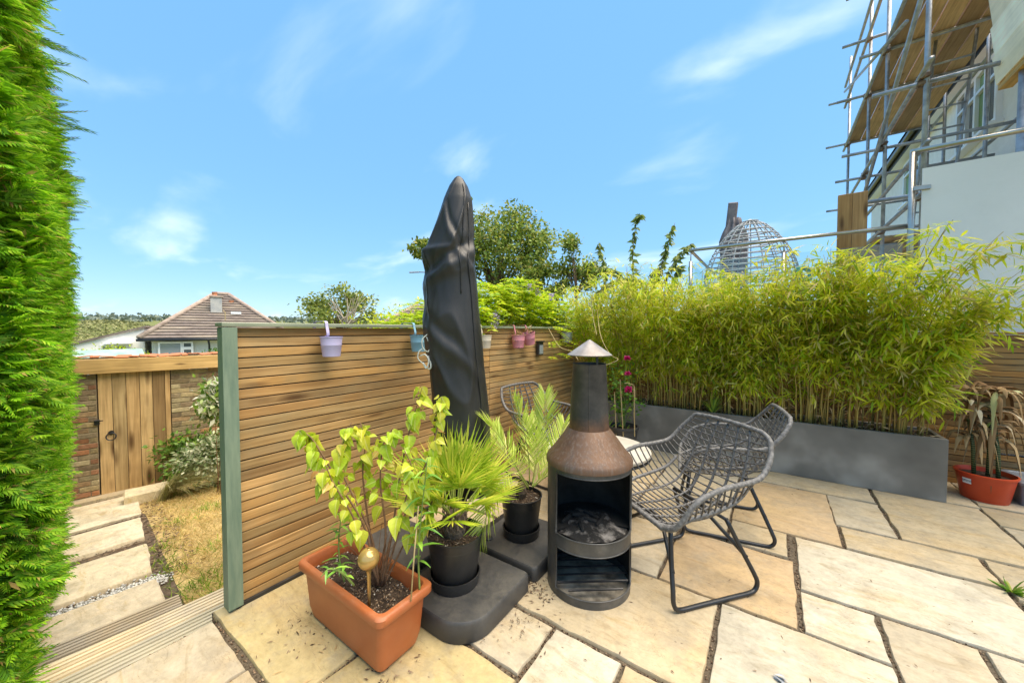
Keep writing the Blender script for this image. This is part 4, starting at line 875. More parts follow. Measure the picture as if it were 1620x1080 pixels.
def pinnate(parent, pts, ll, mat, nl=30, wd=.0085):
    P_ = smoothpath(pts, 40); mb = MB(); mb.tube(P_, list(np.linspace(.0048, .0014, 40)), 5); fr = mb.build('frond', M['petiole'], parent, smooth='all')
    pos, dd, nn, sl = [], [], [], []
    for k in range(nl):
        t = .18+.82*k/(nl-1); i = min(38, int(t*39)); tg = Vector(P_[i+1]-P_[i]).normalized(); sd_ = tg.cross(Vector((0, 0, 1))); sd_ = sd_.normalized() if sd_.length > .1 else Vector((1, 0, 0)); fn = sd_.cross(tg)
        for s_ in (-1, 1):
            pos.append(P_[i]); dd.append(tg*(.75+.5*t)+sd_*s_*(.95-.45*t)+fn*random.uniform(.05, .45)); nn.append(fn+sd_*s_*-.4); sl.append(ll*(.55+.9*math.sin(math.pi*min(1, t*.85+.1)))*random.uniform(.85, 1.1))
    V, F = scatter(*BLADE, np.array(pos), np.array(dd), np.array(nn), np.array(sl), np.full(len(sl), wd), np.array(sl)*.15); link('leaflets', np_mesh('leaflets', V, F, mat), fr)
o = Vector(dp.location)
DF = [[(838, 765, 2.30), (836, 720, 2.26), (826, 670, 2.22), (812, 630, 2.18)], [(842, 765, 2.32), (852, 710, 2.34), (862, 665, 2.38), (862, 622, 2.42)], [(836, 768, 2.28), (815, 735, 2.2), (790, 690, 2.14), (768, 668, 2.1)],
      [(844, 768, 2.32), (868, 735, 2.4), (885, 700, 2.48), (893, 668, 2.55)], [(836, 772, 2.25), (815, 748, 2.10), (790, 765, 1.98), (770, 815, 1.90), (762, 850, 1.88)], [(842, 770, 2.34), (850, 735, 2.45), (845, 695, 2.6), (838, 660, 2.7)], [(844, 770, 2.3), (862, 755, 2.26), (880, 745, 2.24), (893, 738, 2.24)], [(836, 770, 2.3), (806, 725, 2.36), (786, 700, 2.42), (778, 680, 2.48)]]
for pts in DF: pinnate(dp, [Vector(at_d(*p))-o for p in pts], .135, M['date'])

# ---- wicker armchairs
SHT = smoothpath(list(zip([0, .14, .28, .42, .56, .70, .85, 1.], [.285, .19, .07, -.06, -.175, -.25, -.30, -.345], [.405, .392, .382, .388, .435, .56, .71, .840],
    [.285, .272, .19, .055, -.085, -.20, -.285, -.345], [.405, .450, .575, .628, .640, .660, .745, .835], [.215, .300, .335, .345, .345, .340, .318, .262])), 240)
def shell_pt(t, s_):
    """t 0 front edge .. 1 top of back, s -1..1 across"""
    cx, cz, rx, rz, ry = (np.interp(t, SHT[:, 0], SHT[:, k]) for k in range(1, 6))
    a = abs(s_); e = a**3.6; y = s_*ry*(1+.04*(1-a)); return Vector((cx+(rx-cx)*a**2.4, y, cz+(rz-cz)*e))
def make_chair(label, loc, rz):
    t = thing('wicker_armchair', label, 'armchair', loc, rz, 'wicker armchairs around the low table')
    T = np.linspace(0, 1, 60); rim = [shell_pt(a, 1) for a in T]; top = [shell_pt(1, s_)+Vector((0, 0, .012*(1-s_*s_))) for s_ in np.linspace(.84, -.84, 8)]; lf = [shell_pt(a, -1) for a in T[::-1]]; fr = [shell_pt(0, s_) for s_ in np.linspace(-.9, .9, 12)]
    P_ = smoothpath([p for p in rim[::3]]+top+lf[::3]+fr, 220)
    mb = MB(); mb.tube(P_, .0148, 8, True)
    # wrapped binding: fine turns round the rim
    rr = [.0135+.0013*math.cos(i*2.1) for i in range(len(P_))]; mb = MB(); mb.tube(P_, rr, 8, True); mb.build('rim', M['wicker'], t, smooth='all')
    mb = MB()
    for k in range(24):
        tt = .045+.92*k/23; pts = [shell_pt(tt, s_) for s_ in np.linspace(-1, 1, 25)]; mb.tube(pts, .0047, 5)
    tag(mb.build('woven_strands', M['wicker_dark'], t, smooth='all'), kind='stuff')
    for s_ in (-.55, -.27, 0., .27, .55):
        pts = [shell_pt(a, s_)-Vector((0, 0, .004)) for a in np.linspace(0, 1, 34)]; mb = MB(); mb.tube(pts, .0075, 6); mb.build('rib', M['wicker_dark'], t, smooth='all')
        mb = MB()
        for k in range(27): p = shell_pt(.045+.92*k/26, s_); mb.box(p, (.017, .017, .014))
    for s_ in (-.76, .76):
        pts = [shell_pt(a, s_) for a in np.linspace(.0, .66, 30)]; mb = MB(); mb.tube(pts, .0105, 7); mb.build('side_rail', M['wicker'], t, smooth='all')
    # sled legs
    for s_ in (-1, 1):
        y0, y1 = s_*.20, s_*.272
        c = [(.225, y0, .385), (.262, y1*.98, .06), (.255, y1, .022), (.225, y1, .012), (-.22, y1, .012), (-.262, y1, .022), (-.275, y1*.98, .06), (-.13, y0, .385)]
        c = [c[0], Vector(c[0]).lerp(Vector(c[1]), .5), (.2615, y1*.985, .11), (.262, y1, .06), (.245, y1, .024), (.205, y1, .012), (.1, y1, .012), (-.1, y1, .012), (-.21, y1, .012), (-.252, y1, .022), (-.268, y1, .055), (-.255, y1*.985, .10), Vector(c[7]).lerp(Vector(c[6]), .45), c[7]]
        pts = smoothpath([tuple(q_) for q_ in c], 48); mb = MB(); mb.tube(pts, .0118, 8); lg = mb.build('sled_leg', M['black_metal'], t, smooth='all')
        for x in (.20, -.20): mb = MB(); mb.lathe([(.009, .0), (.011, .004), (.011, .012)], 8, c=(x, y1, 0), cap0=True); mb.build('foot', M['plastic_black'], lg)
    for x in (.235, -.19):
        mb = MB(); mb.tube([(x+.012*(x > 0)-.03*(x < 0), -.250, .19), (x*.7, -.05, .36), (x*.7, .05, .36), (x+.012*(x > 0)-.03*(x < 0), .250, .19)], .0105, 6); mb.build('brace', M['black_metal'], t, smooth='all')
    mb = MB(); mb.box((.045, 0, .372), (.36, .40, .012), None, .003); mb.box((0, 0, 0), (.001, .001, .001)); 
    for (x0, x1) in ((.225, .225), (-.13, -.13)):
        m2 = MB(); m2.tube([(x0, -.20, .383), (x1, .20, .383)], .0105, 6); m2.build('seat_bar', M['black_metal'], t, smooth='all')
    return t
def facing(dx, dy): return math.atan2(dy, dx)
make_chair('grey wicker armchair closest to the chimenea', (-.415, 2.275, 0), facing(-.63, -.78))
make_chair('grey wicker armchair nearest the long grey planter', (-.27, 3.06, 0), facing(-.98, -.19))
make_chair('grey wicker armchair with its back against the slatted fence', (-1.755, 3.06, 0), facing(.97, -.12))
# ---- low round table
tb = thing('round_table', 'low round table with a pale grey top between the armchairs', 'table', (-1.10, 2.74, 0))
M['tabletop'] = mottled('pale_table_top', (.40, .37, .31), (.52, .48, .41), 5, .55, .1)
mb = MB(); mb.lathe([(0, .448), (.385, .448), (.395, .455), (.398, .466), (.395, .474), (.385, .478), (0, .478)], 56); mb.build('table_top', M['tabletop'], tb, smooth=True)
mb = MB(); mb.tube([(.385*math.cos(a), .385*math.sin(a), .436) for a in np.linspace(0, 6.283, 40, endpoint=False)], .012, 6, True); mb.build('top_frame', M['black_metal'], tb, smooth='all')
for k in range(4):
    a = k*math.pi/2+.5; mb = MB(); mb.tube([(.36*math.cos(a), .36*math.sin(a), .44), (.16*math.cos(a), .16*math.sin(a), .2), (.30*math.cos(a), .30*math.sin(a), .012)], .0115, 6); mb.build('leg', M['black_metal'], tb, smooth='all')

# ---- long grey planter with bamboo
LP0, LP1 = -2.05, 1.188; lp_ = thing('long_planter', 'long low charcoal fibreglass planter full of bamboo', 'planter', ((LP0+LP1)/2, 4.64, 0))
q = NT('smoky_fibreglass'); v = q.coords('Object', jitter=False); f = q.noise(v, 2.6, 3, .5); f2 = q.noise(v, 60, 3)
q.color(q.ramp(f, [(.32, (.135, .122, .103)), (.52, (.20, .182, .155)), (.70, (.34, .312, .268))])).pr(.5, 0, .4).bump(f2, .06, .002); M['planter'] = q.m
hw, hd, hh = (LP1-LP0)/2, .22, .518; mb = MB()
for c_, d_ in (((0, -hd+.0175, hh/2), (2*hw, .035, hh)), ((0, hd-.0175, hh/2), (2*hw, .035, hh)), ((-hw+.0175, 0, hh/2-.001), (.035, 2*hd-.07, hh-.002)), ((hw-.0175, 0, hh/2-.001), (.035, 2*hd-.07, hh-.002))): mb.box(c_, d_, None, .004)
mb.build('shell', M['planter'], lp_)
mb = MB(); mb.box((0, 0, hh-.06), (2*hw-.072, 2*hd-.072, .05)); mb.build('soil', M['soil'], lp_)
bam = thing('bamboo_hedge', 'dense feathery yellow green bamboo growing from the long planter', 'bamboo', ((LP0+LP1)/2, 4.64, .48))
M['culm'] = leafmat('bamboo_culm', [(0, (.34, .23, .065)), (.4, (.46, .32, .09)), (.75, (.38, .34, .09)), (1, (.22, .15, .06))], trans=0., rough=.45, val=.15)
M['bamboo'] = leafmat('bamboo_leaf', [(0, (.18, .36, .02)), (.18, (.42, .57, .03)), (.5, (.65, .69, .05)), (.80, (.77, .72, .09)), (.92, (.82, .72, .26)), (1, (.64, .48, .20))], trans=.55, rough=.5, scale=2.6, val=.28)
mb = MB(); pos, dd, nn, sl = [], [], [], []
for k in range(300):
    x = random.uniform(LP0+.08, LP1-.07); y = random.uniform(4.48, 4.80)
    if random.random() < .35: y = random.uniform(4.47, 4.56)
    edge = (x-LP1)/.5 if x > LP1-.5 else 0
    hgt = random.uniform(1.2, 1.80)*(1.+.06*math.sin(x*3.1)+.05*math.sin(x*8.3+1))-(.0 if x < .9 else .15)
    lean = Vector((random.gauss(0, .16)+(.38 if x > .8 else 0)*random.random(), random.gauss(-.10, .14)-.16*(y < 4.6)-(.28*random.random() if x > .5 else 0), 0))
    lean.y = max(lean.y, -.40); pts = []
    for t in np.linspace(0, 1, 9): pts.append(Vector((x, y, .47))+Vector((0, 0, hgt*(t-.10*t**3)))+lean*(t**2)*hgt*.9+Vector((random.gauss(0, .004), random.gauss(0, .004), 0)))
    mb.tube(pts, list(np.linspace(.0058, .0016, 9)*random.uniform(.8, 1.25)), 5)
    P_ = smoothpath(pts, 40); nt_ = 22
    for j in range(nt_):
        t = random.uniform(.18, .42) if (j < 3 and (random.random() < .32 or x > .7)) else 1-(.70-.05*math.sin(x*5))*(1-(j+random.random())/(nt_-.6)); p = Vector(P_[min(39, int(min(t, 1.)*39))]); a = random.uniform(0, 6.283); ln = random.uniform(.09, .26)*(1.15-.35*t); td = Vector((math.cos(a), math.sin(a)-.15, random.uniform(-.15, .75))).normalized()
        nlv = random.randint(7, 11)
        for i in range(nlv):
            u = (i+.6)/nlv; pp = p+td*ln*u+Vector((0, 0, -.30*ln*u*u)); d = td*random.uniform(.3, 1.)-Vector((0, 0, .2*(j < 3)))+Vector((random.gauss(0, .55), random.gauss(0, .55), random.gauss(-.50, .42)))
            pos.append(pp); dd.append(d); nn.append((random.gauss(0, .5), random.gauss(-.3, .5), 1)); sl.append(random.uniform(.06, .125)*(.80+.28*(x-LP0)/(LP1-LP0)))
pos = np.array(pos); dd = np.array(dd); nn = np.array(nn); sl = np.array(sl); keep = (pos[:, 1] < 5.02) | (pos[:, 2] > 1.45); pos, dd, nn, sl = pos[keep], dd[keep], nn[keep], sl[keep]
V, F = scatter(*BLADE, pos, dd, nn, sl, sl*rng.uniform(.11, .155, len(sl)), sl*.25)
bo = np.array(bam.location); link('foliage', np_mesh('foliage', V-bo, F, M['bamboo']), bam)
tag(mb.build('culms', M['culm'], bam, smooth='all', origin=bam.location), kind='stuff')
# dead leaf litter hanging low among the culms
n = 1500; pos = np.stack([rng.uniform(LP0+.05, LP1-.05, n), rng.uniform(4.46, 4.8, n), .49+rng.exponential(.16, n)], 1); V, F = scatter(*BLADE, pos, rdir(n, -.9, .3), rdir(n), rng.uniform(.05, .10, n), rng.uniform(.006, .011, n)); tag(link('dead_leaves', np_mesh('dead_leaves', V-bo, F, M['dryleaf']), bam), kind='stuff')

# ---- strap-leaved plant beside the planter
M['strap'] = leafmat('strap_leaf', [(0, (.16, .29, .04)), (.6, (.28, .42, .06)), (1, (.45, .48, .12))], trans=.3, rough=.4)
def strap_plant(name, label, base, n, ln, spread, mat, w_=.022, parent=None):
    t = thing(name, label, 'plant', base)
    for k in range(n):
        a = random.uniform(0, 6.283); le = ln*random.uniform(.55, 1.1); s_ = spread*random.uniform(.4, 1.2); mb = MB(); d = Vector((math.cos(a), math.sin(a), 0)); sd_ = Vector((-d.y, d.x, 0))
        for i, u in enumerate(np.linspace(0, 1, 8)):
            c_ = d*s_*u**1.6+Vector((0, 0, le*(u-.42*s_/max(.01, ln)*u**2.6))); ww = w_/2*math.sin(math.pi*min(1, .25+.75*(1-u)))*(1-u**4)
            mb.v += [tuple(c_-sd_*ww+d*.0), tuple(c_+Vector((0, 0, -.12*ww))), tuple(c_+sd_*ww)]
        mb.f = [(i*3+j, i*3+j+1, i*3+3+j+1, i*3+3+j) for i in range(7) for j in range(2)]; mb.build('leaf', mat, t, smooth='all')
    return t
strap_plant('strap_leaved_plant', 'strap-leaved iris clump at the middle of the grey planter', (-.50, 4.47, .46), 16, .33, .26, M['strap'], .024)
strap_plant('strap_leaved_plant', 'low strap-leaved clump under the pink rose', (-1.52, 4.02, .17), 9, .28, .28, M['strap'], .022)
# ---- rose in a dark pot
rp = thing('plant_pot', 'dark round pot with the pink rose behind the low table', 'plant pot', (-1.36, 4.14, 0)); mb = MB(); mb.lathe([(0, 0), (.12, 0), (.16, .28), (.17, .285), (.17, .31), (.155, .31), (.145, .27)], 30); mb.build('pot', M['base_plastic'], rp, smooth=True); mb = MB(); mb.lathe([(0, .275), (.15, .27)], 24); mb.build('soil', M['soil'], rp)
ro = thing('rose_bush', 'rose bush with three magenta blooms and thin canes', 'rose bush', (-1.36, 4.14, .275)); oo = Vector(ro.location)
M['roseleaf'] = leafmat('rose_leaf', [(0, (.05, .17, .025)), (.5, (.12, .30, .03)), (.85, (.25, .44, .05)), (1, (.40, .50, .07))], trans=.3, rough=.4)
M['rose'] = leafmat('rose_petal', [(0, (.52, .015, .12)), (.5, (.66, .03, .20)), (1, (.78, .10, .32))], trans=.3, rough=.5)
pos, dd, nn, sl = [], [], [], []
for e in [(990, 575, 4.18), (990, 593, 4.2), (993, 622, 4.15), (1005, 600, 4.25), (975, 600, 4.2), (968, 580, 4.3), (1015, 635, 4.2), (970, 640, 4.1), (955, 610, 4.25), (960, 560, 4.4), (1000, 560, 4.4)]:
    E_ = Vector(at_d(*e))-oo; pts = smoothpath([Vector((random.uniform(-.03, .03), random.uniform(-.03, .03), 0)), E_*.5+Vector((0, 0, .07)), E_], 14); m2 = MB(); m2.tube(pts, list(np.linspace(.005, .002, 14)), 5); m2.build('stem', M['green_stem'], ro, smooth='all')
    for k in range(26):
        p = pts[int(13*(.3+.7*random.random()))]+np.array([random.gauss(0, .05) for _ in range(3)]); pos.append(p); dd.append(rdir(1, -.6, .4)[0]); nn.append((random.gauss(0, .4), random.gauss(-.3, .4), 1)); sl.append(random.uniform(.04, .07))
V, F = scatter(*KITE, np.array(pos), np.array(dd), np.array(nn), np.array(sl), np.array(sl)*.62); link('foliage', np_mesh('foliage', V, F, M['roseleaf']), ro)
for e, s_ in (((992, 568, 3.95), 1.), ((993, 591, 3.95), .8), ((995, 617, 3.92), 1.1)):
    p = Vector(at_d(*e))-oo; n = 34; d = rdir(n, -.3, 1); V, F = scatter(*KITE, np.array(p)[None]+d*.006, d, rdir(n), rng.uniform(.032, .052, n)*s_, rng.uniform(.032, .05, n)*s_); link('bloom', np_mesh('bloom', V, F, M['rose']), ro)
for e0, e1 in (((986, 690, 4.05), (981, 600, 4.05)), ((1004, 690, 4.0), (1003, 612, 4.0)), ((975, 690, 4.1), (972, 620, 4.1))): mb = MB(); mb.tube([at_d(*e0), at_d(*e1)], .006, 6); mb.build('support_cane', M['cane'], ro, origin=ro.location)
mb = MB(); mb.tube(smoothpath([at_d(1003, 660, 4.0), at_d(1004, 615, 4.0), at_d(997, 607, 4.0), at_d(988, 606, 4.0)], 16), .005, 6); mb.build('hoop', M['cane'], ro, origin=ro.location)
# ---- red pot with withered dracaena, grey box
rx_, ry_ = 1.475, 4.72
rd = thing('plant_pot', 'round bright red plastic pot with white label', 'plant pot', (rx_, ry_, 0)); mb = MB(); mb.lathe([(0, 0), (.125, 0), (.13, .006), (.163, .205), (.172, .207), (.174, .222), (.163, .226), (.155, .19)], 44); mb.build('pot', M['red_plastic'], rd, smooth=True)
mb = MB(); mb.lathe([(0, .19), (.157, .187)], 26); mb.build('soil', M['soil'], rd)
q = NT('pot_label'); v = q.coords('Generated', (1, 1, 1), jitter=False); sp = q.node('ShaderNodeSeparateXYZ'); q.l.new(v, sp.inputs[0]); nz = q.noise(q.coords('Generated', (60, 60, 1), jitter=False), 1., 2)
inb = q.math('MULTIPLY', q.math('GREATER_THAN', sp.outputs['Z'], .3), q.math('LESS_THAN', sp.outputs['Z'], .72)); q.color(q.mix(q.math('MULTIPLY', inb, q.math('GREATER_THAN', nz, .48)), (.80, .80, .78), (.10, .11, .16))).pr(.5); M['potlabel'] = q.m
la = math.atan2(-ry_, -rx_)-.62; mb = MB(); n = 8; vs_ = []
for k in range(n+1): a = la+.36*(k/n-.5); vs_ += [(.1555*math.cos(a)+.002*math.cos(a), .1575*math.sin(a), .135), (.1625*math.cos(a), .1625*math.sin(a), .178)]
mb.add(vs_, [(2*k, 2*k+2, 2*k+3, 2*k+1) for k in range(n)]); mb.build('sticker', M['potlabel'], rd, smooth='all')
dr = thing('withered_dracaena', 'withered dracaena with curled brown leaves in the red pot', 'plant', (rx_, ry_, .19)); oo = Vector(dr.location)
q = NT('dracaena_stem'); wv = q.node('ShaderNodeTexWave', bands_direction='Z'); wv.inputs['Scale'].default_value = 17; wv.inputs['Distortion'].default_value = .6; q.l.new(q.coords('Object', jitter=False), wv.inputs['Vector']); q.color(q.ramp(wv.outputs['Fac'], [(.55, (.022, .045, .016)), (.85, (.16, .20, .07))])).pr(.5); M['drac'] = q.m
for bx, by, tx, ty, h in ((-.06, 0, -.10, 0, .46), (.02, .02, .02, .05, .60), (.06, -.03, .03, -.02, .44)): mb = MB(); mb.tube([(bx, by, -.02), ((bx+tx)/2+.01, (by+ty)/2, h*.5), (tx, ty, h)], [.014, .013, .012], 10); mb.build('stem', M['drac'], dr, smooth='all')
q = NT('withered_leaf'); q.color(q.ramp(q.rnd(), [(0, (.17, .09, .04)), (.45, (.34, .21, .10)), (.75, (.48, .33, .17)), (.93, (.62, .52, .36)), (1, (.30, .36, .08))])).pr(.7, 0, .2); M['withered'] = q.m
for k in range(120):
    sx_ = random.choice([(-.09, 0), (.02, .04), (.035, -.02)]); z0 = random.uniform(.30, .74); a = random.uniform(0, 6.283); le = random.uniform(.20, .42); d = Vector((math.cos(a), math.sin(a), 0)); sd_ = Vector((-d.y, d.x, 0)); mb = MB(); dropv = random.uniform(.25, 1.3); tw = random.uniform(-1.5, 1.5)
    for u in np.linspace(0, 1, 8):
        c_ = Vector((sx_[0], sx_[1], z0))+d*le*(.72*u if u < .5 else .36+.22*(u-.5))*(1.05)+Vector((0, 0, le*(.42*u-dropv*u*u*1.15))); ww = .017*math.sin(math.pi*(.12+.86*u))*random.uniform(.8, 1.1); s2 = (sd_*math.cos(tw*u)+Vector((0, 0, 1))*math.sin(tw*u)); mb.v += [tuple(c_-s2*ww), tuple(c_+Vector((0, 0, .010))), tuple(c_+s2*ww)]
    mb.f = [(i*3+j, i*3+j+1, i*3+3+j+1, i*3+3+j) for i in range(7) for j in range(2)]; mb.build('leaf', M['withered'], dr, smooth='all')
sb = thing('storage_box', 'grey plastic storage box with lid beside the red pot', 'box', (1.93, 4.84, 0)); mb = MB(); loft(mb, [rrect(.27, .155, .03, 0), rrect(.28, .165, .03, .17)]); mb.build('tub', M['grey_plastic'], sb, smooth=True)
mb = MB(); loft(mb, [rrect(.292, .177, .03, .168), rrect(.295, .18, .03, .174), rrect(.295, .18, .03, .19), rrect(.28, .165, .03, .203), rrect(.26, .145, .03, .203), rrect(.255, .14, .03, .197)]); mb.build('lid', M['grey_plastic'], sb, smooth=True)
for y in (-.05,): mb = MB(); mb.box((-.297, y, .18), (.012, .07, .03), None, .003); mb.build('clip', M['plastic_black'], sb)

# ================================================================== lower garden planting
def gpos(x, y): return np.array([x, y, garden_z(x)])
M['grass'] = leafmat('grass_blade', [(0, (.30, .34, .08)), (.15, (.52, .40, .15)), (.55, (.66, .48, .21)), (1, (.74, .58, .30))], trans=.25, rough=.8, val=.2)
M['greengrass'] = leafmat('green_grass_blade', [(0, (.10, .24, .025)), (.6, (.22, .38, .04)), (1, (.42, .46, .08))], trans=.3, rough=.6)
n = 42000; x = rng.uniform(-6.7, -2.72, n); y = rng.uniform(.5, 2.7, n); ok = y > np.interp(x, [-7.5, -3], [1.22, .72])+.06*np.sin(x*9); x, y = x[ok], y[ok]; n = len(x)
pos = np.stack([x, y, garden_z(x)-.02-.125*np.maximum(0, x+2.9)], 1); V, F = scatter(*BLADE, pos, rdir(n, .1, .9), rdir(n), rng.uniform(.03, .085, n), rng.uniform(.0025, .005, n))
tag(link('grass', np_mesh('grass', V, F, M['grass'])), 'dry straw coloured grass of the lawn', 'grass', kind='stuff')
cl = [at_g(*p) for p in ((262, 890), (275, 905), (330, 925), (348, 905), (300, 930), (283, 825), (320, 805), (345, 800), (335, 865), (255, 865), (290, 780), (345, 935))]
pos = np.concatenate([c+rng.normal(0, 1, (75, 3))*np.array([.09, .06, .0]) for c in cl]); pos[:, 2] = garden_z(pos[:, 0])-.02-.125*np.maximum(0, pos[:, 0]+2.9); n = len(pos)
V, F = scatter(*BLADE, pos, rdir(n, .35, 1), rdir(n), rng.uniform(.05, .11, n), rng.uniform(.003, .006, n)); tag(link('green_grass', np_mesh('green_grass', V, F, M['greengrass'])), 'greener grass tufts scattered over the dry lawn', 'grass', kind='stuff')
# gravel between the first two slabs
a0, a1 = at_g(244, 917), at_g(60, 985); n = 1500; t = rng.uniform(-.1, 1.25, n); pos = a0[None]+(a1-a0)[None]*t[:, None]+np.stack([rng.normal(.035, .055, n), rng.normal(0, .02, n), np.zeros(n)], 1); pos[:, 2] = garden_z(pos[:, 0])+rng.uniform(0, .016, n)
PEB = ([(1, 0, 0), (0, 1, 0), (-1, 0, 0), (0, -1, 0), (0, 0, .7), (0, 0, -.7)], [(0, 1, 4), (1, 2, 4), (2, 3, 4), (3, 0, 4), (1, 0, 5), (2, 1, 5), (3, 2, 5), (0, 3, 5)])
V, F = scatter(*PEB, pos, rdir(n, -.3, .3), rdir(n, .5, 1), rng.uniform(.007, .017, n), rng.uniform(.006, .013, n)); tag(link('gravel', np_mesh('gravel', V, F, M['gravel'])), 'grey gravel strip between the path slabs', 'gravel', kind='stuff')
# bark mulch and twigs in gaps and bed
M['litter'] = leafmat('bark_litter', [(0, (.05, .03, .018)), (.5, (.15, .09, .055)), (1, (.33, .24, .16))], trans=0., rough=.95)
n = 5200; x = rng.uniform(-7.3, -3.6, n); y = np.interp(x, [-7.5, -3], [1.12, .66])+rng.uniform(-.9, .18, n); bed = rng.uniform(0, 1, n) < .35; x[bed] = rng.uniform(-7.25, -6.3, bed.sum()); y[bed] = rng.uniform(1.1, 3.2, bed.sum())
pos = np.stack([x, y, garden_z(x)+.004], 1); V, F = scatter(*KITE, pos, rdir(n, -.1, .25), rdir(n, .4, 1), rng.uniform(.02, .06, n), rng.uniform(.005, .014, n)); tag(link('litter', np_mesh('litter', V, F, M['litter'])), 'bark and twig litter between the path slabs', 'litter', kind='stuff')
def bush(name, label, c, rad, n, mat, ls, ratio=.5, cat='shrub', stems=7, zl=-.4, base_z=None, tmpl=KITE):
    c = np.array(c, float); bz = c[2]-rad[2] if base_z is None else base_z; t = thing(name, label, cat, (c[0], c[1], bz)); o = np.array(t.location); K = max(6, n//45)
    cen = rdir(K, -1, 1)*rng.uniform(.45, 1., (K, 1))**.6*np.array(rad)*.82; idx = rng.integers(0, K, n); pos = c+cen[idx]+rng.normal(0, .20, (n, 3))*np.array(rad); pos[:, 2] = np.maximum(pos[:, 2], bz+.02)
    out = norm(pos-c); d = norm(out*.7+rdir(n)*.8); nn = out*.6+rdir(n)*.7+np.array([0, 0, .5]); s_ = rng.uniform(ls*.65, ls*1.3, n)
    V, F = scatter(*tmpl, pos, d, nn, s_, s_*ratio); link('foliage', np_mesh('foliage', V-o, F, mat), t)
    for k in range(stems):
        e = Vector(cen[k % K])*.9+Vector(c)-Vector(o); b = Vector((random.uniform(-.04, .04), random.uniform(-.04, .04), -.03)); mb = MB(); mb.tube(smoothpath([b, b.lerp(e, .5)+Vector((0, 0, .04)), e], 8), list(np.linspace(.012, .004, 8)*min(2., rad[2]*1.5)), 5); mb.build('stem', M['twig'], t, smooth='all')
    return t
M['varieg'] = leafmat('variegated_leaf', [(0, (.10, .17, .06)), (.4, (.22, .29, .13)), (.7, (.50, .53, .33)), (1, (.66, .66, .48))], trans=.2)
M['midgreen'] = leafmat('mid_green_leaf', [(0, (.05, .13, .02)), (.5, (.11, .23, .03)), (1, (.22, .36, .06))], trans=.3)
M['flowershrub'] = leafmat('white_flower_shrub', [(0, (.10, .22, .03)), (.4, (.24, .38, .06)), (.6, (.60, .62, .42)), (1, (.80, .80, .68))], trans=.3)
c = at_g(338, 775); bush('variegated_shrub', 'mounded variegated shrub in the bed by the wall', c+np.array([-.25, .15, .34]), (.40, .48, .34), 2600, M['varieg'], .06)
c = at_g(285, 770); bush('garden_shrub', 'dark leafy shrub between the gate and the feather grass', c+np.array([-.35, .25, .33]), (.34, .46, .36), 2000, M['midgreen'], .07)
c = at_d(344, 632, 4.7); bush('flowering_shrub', 'tall shrub with white flower heads beside the brick wall', c, (.20, .24, .32), 900, M['flowershrub'], .085, base_z=garden_z(c[0]), stems=6)
fg = at_g(262, 790); t = thing('feather_grass', 'clump of pale feather grass leaning over the lawn', 'ornamental grass', fg)
n = 520; pts = []; M['feather'] = leafmat('feather_grass_blade', [(0, (.24, .28, .07)), (.5, (.48, .44, .18)), (1, (.66, .58, .34))], trans=.35, rough=.7)
Vs, Fs = [], []; b = 0
for k in range(n):
    le = random.uniform(.45, .85); ang = R(60)+random.gauss(0, .5); d = np.array([math.cos(ang)*.5+random.gauss(0, .2), math.sin(ang)*.7+.15+random.gauss(0, .2), 0]); sp = random.uniform(.5, 1.35); p0 = np.array([random.gauss(0, .03), random.gauss(0, .03), 0]); w_ = np.array([-d[1], d[0], 0]); w_ = w_/max(.01, np.linalg.norm(w_))*.0026
    for u in (0, .3, .55, .8, 1.): c_ = p0+d*sp*le*u**1.5+np.array([0, 0, le*(u-.62*sp*u**2.3)*.85]); Vs += [c_-w_*(1.2-u), c_+w_*(1.2-u)]
    Fs += [(b+2*i, b+2*i+1, b+2*i+3, b+2*i+2) for i in range(4)]; b += 10
link('blades', np_mesh('blades', np.array(Vs), np.array(Fs), M['feather']), t)

# ---- climber spilling over the fence: pinnate leaves and lilac flower heads
M['wist'] = leafmat('lime_climber_leaf', [(0, (.20, .40, .02)), (.35, (.38, .56, .03)), (.7, (.56, .66, .045)), (1, (.70, .68, .07))], trans=.45, rough=.45, val=.2)
cl_ = thing('climbing_wisteria', 'lime green climber mounding over the fence top with lilac flowers', 'climber', (-2.75, 3.3, -.6)); o = np.array(cl_.location)
def pinn_leaf(p, d, ln, out):
    d = d/np.linalg.norm(d); side = np.cross(d, [0, 0, 1.]); side /= max(.01, np.linalg.norm(side))
    for k in range(6):
        u = .2+.8*k/5; c_ = p+d*ln*u+np.array([0, 0, -.35*ln*u*u])
        for s_ in (-1, 1): out.append((c_, side*s_+d*.55+np.array([0, 0, -.25]), np.array([0, 0, 1.])+rng.normal(0, .25, 3), ln*.30))
    out.append((p+d*ln+np.array([0, 0, -.35*ln]), d, np.array([0, 0, 1.]), ln*.3))
acc = []
for k in range(2000):
    y = rng.uniform(2.0, 4.9); top = np.interp(y, [2.0, 2.6, 3.1, 3.5, 4.0, 4.9], [1.55, 1.68, 1.86, 1.98, 1.86, 1.75])+.06*math.sin(y*11); u = rng.uniform(0, 1)
    x = -2.28-.75*rng.uniform(0, 1)**1.2; z = top-abs(x+2.62)**2*.5-rng.uniform(0, .45)**1.0*(.9 if x < -2.4 else .6); z = max(z, 1.38 if x > -2.36 else .9); a = rng.uniform(0, 6.28); pinn_leaf(np.array([x, y, z]), np.array([math.cos(a)+.35, math.sin(a)-.2, rng.uniform(.0, .7)]), rng.uniform(.12, .24), acc)
for k in range(36):   # shoots trailing down the face near the corner
    y = rng.uniform(3.75, 4.45); z = rng.uniform(1.05, 1.5); pinn_leaf(np.array([-2.10, y, z]), np.array([rng.uniform(.3, 1), rng.uniform(-.9, .3), rng.uniform(-.1, .35)]), rng.uniform(.13, .22), acc)
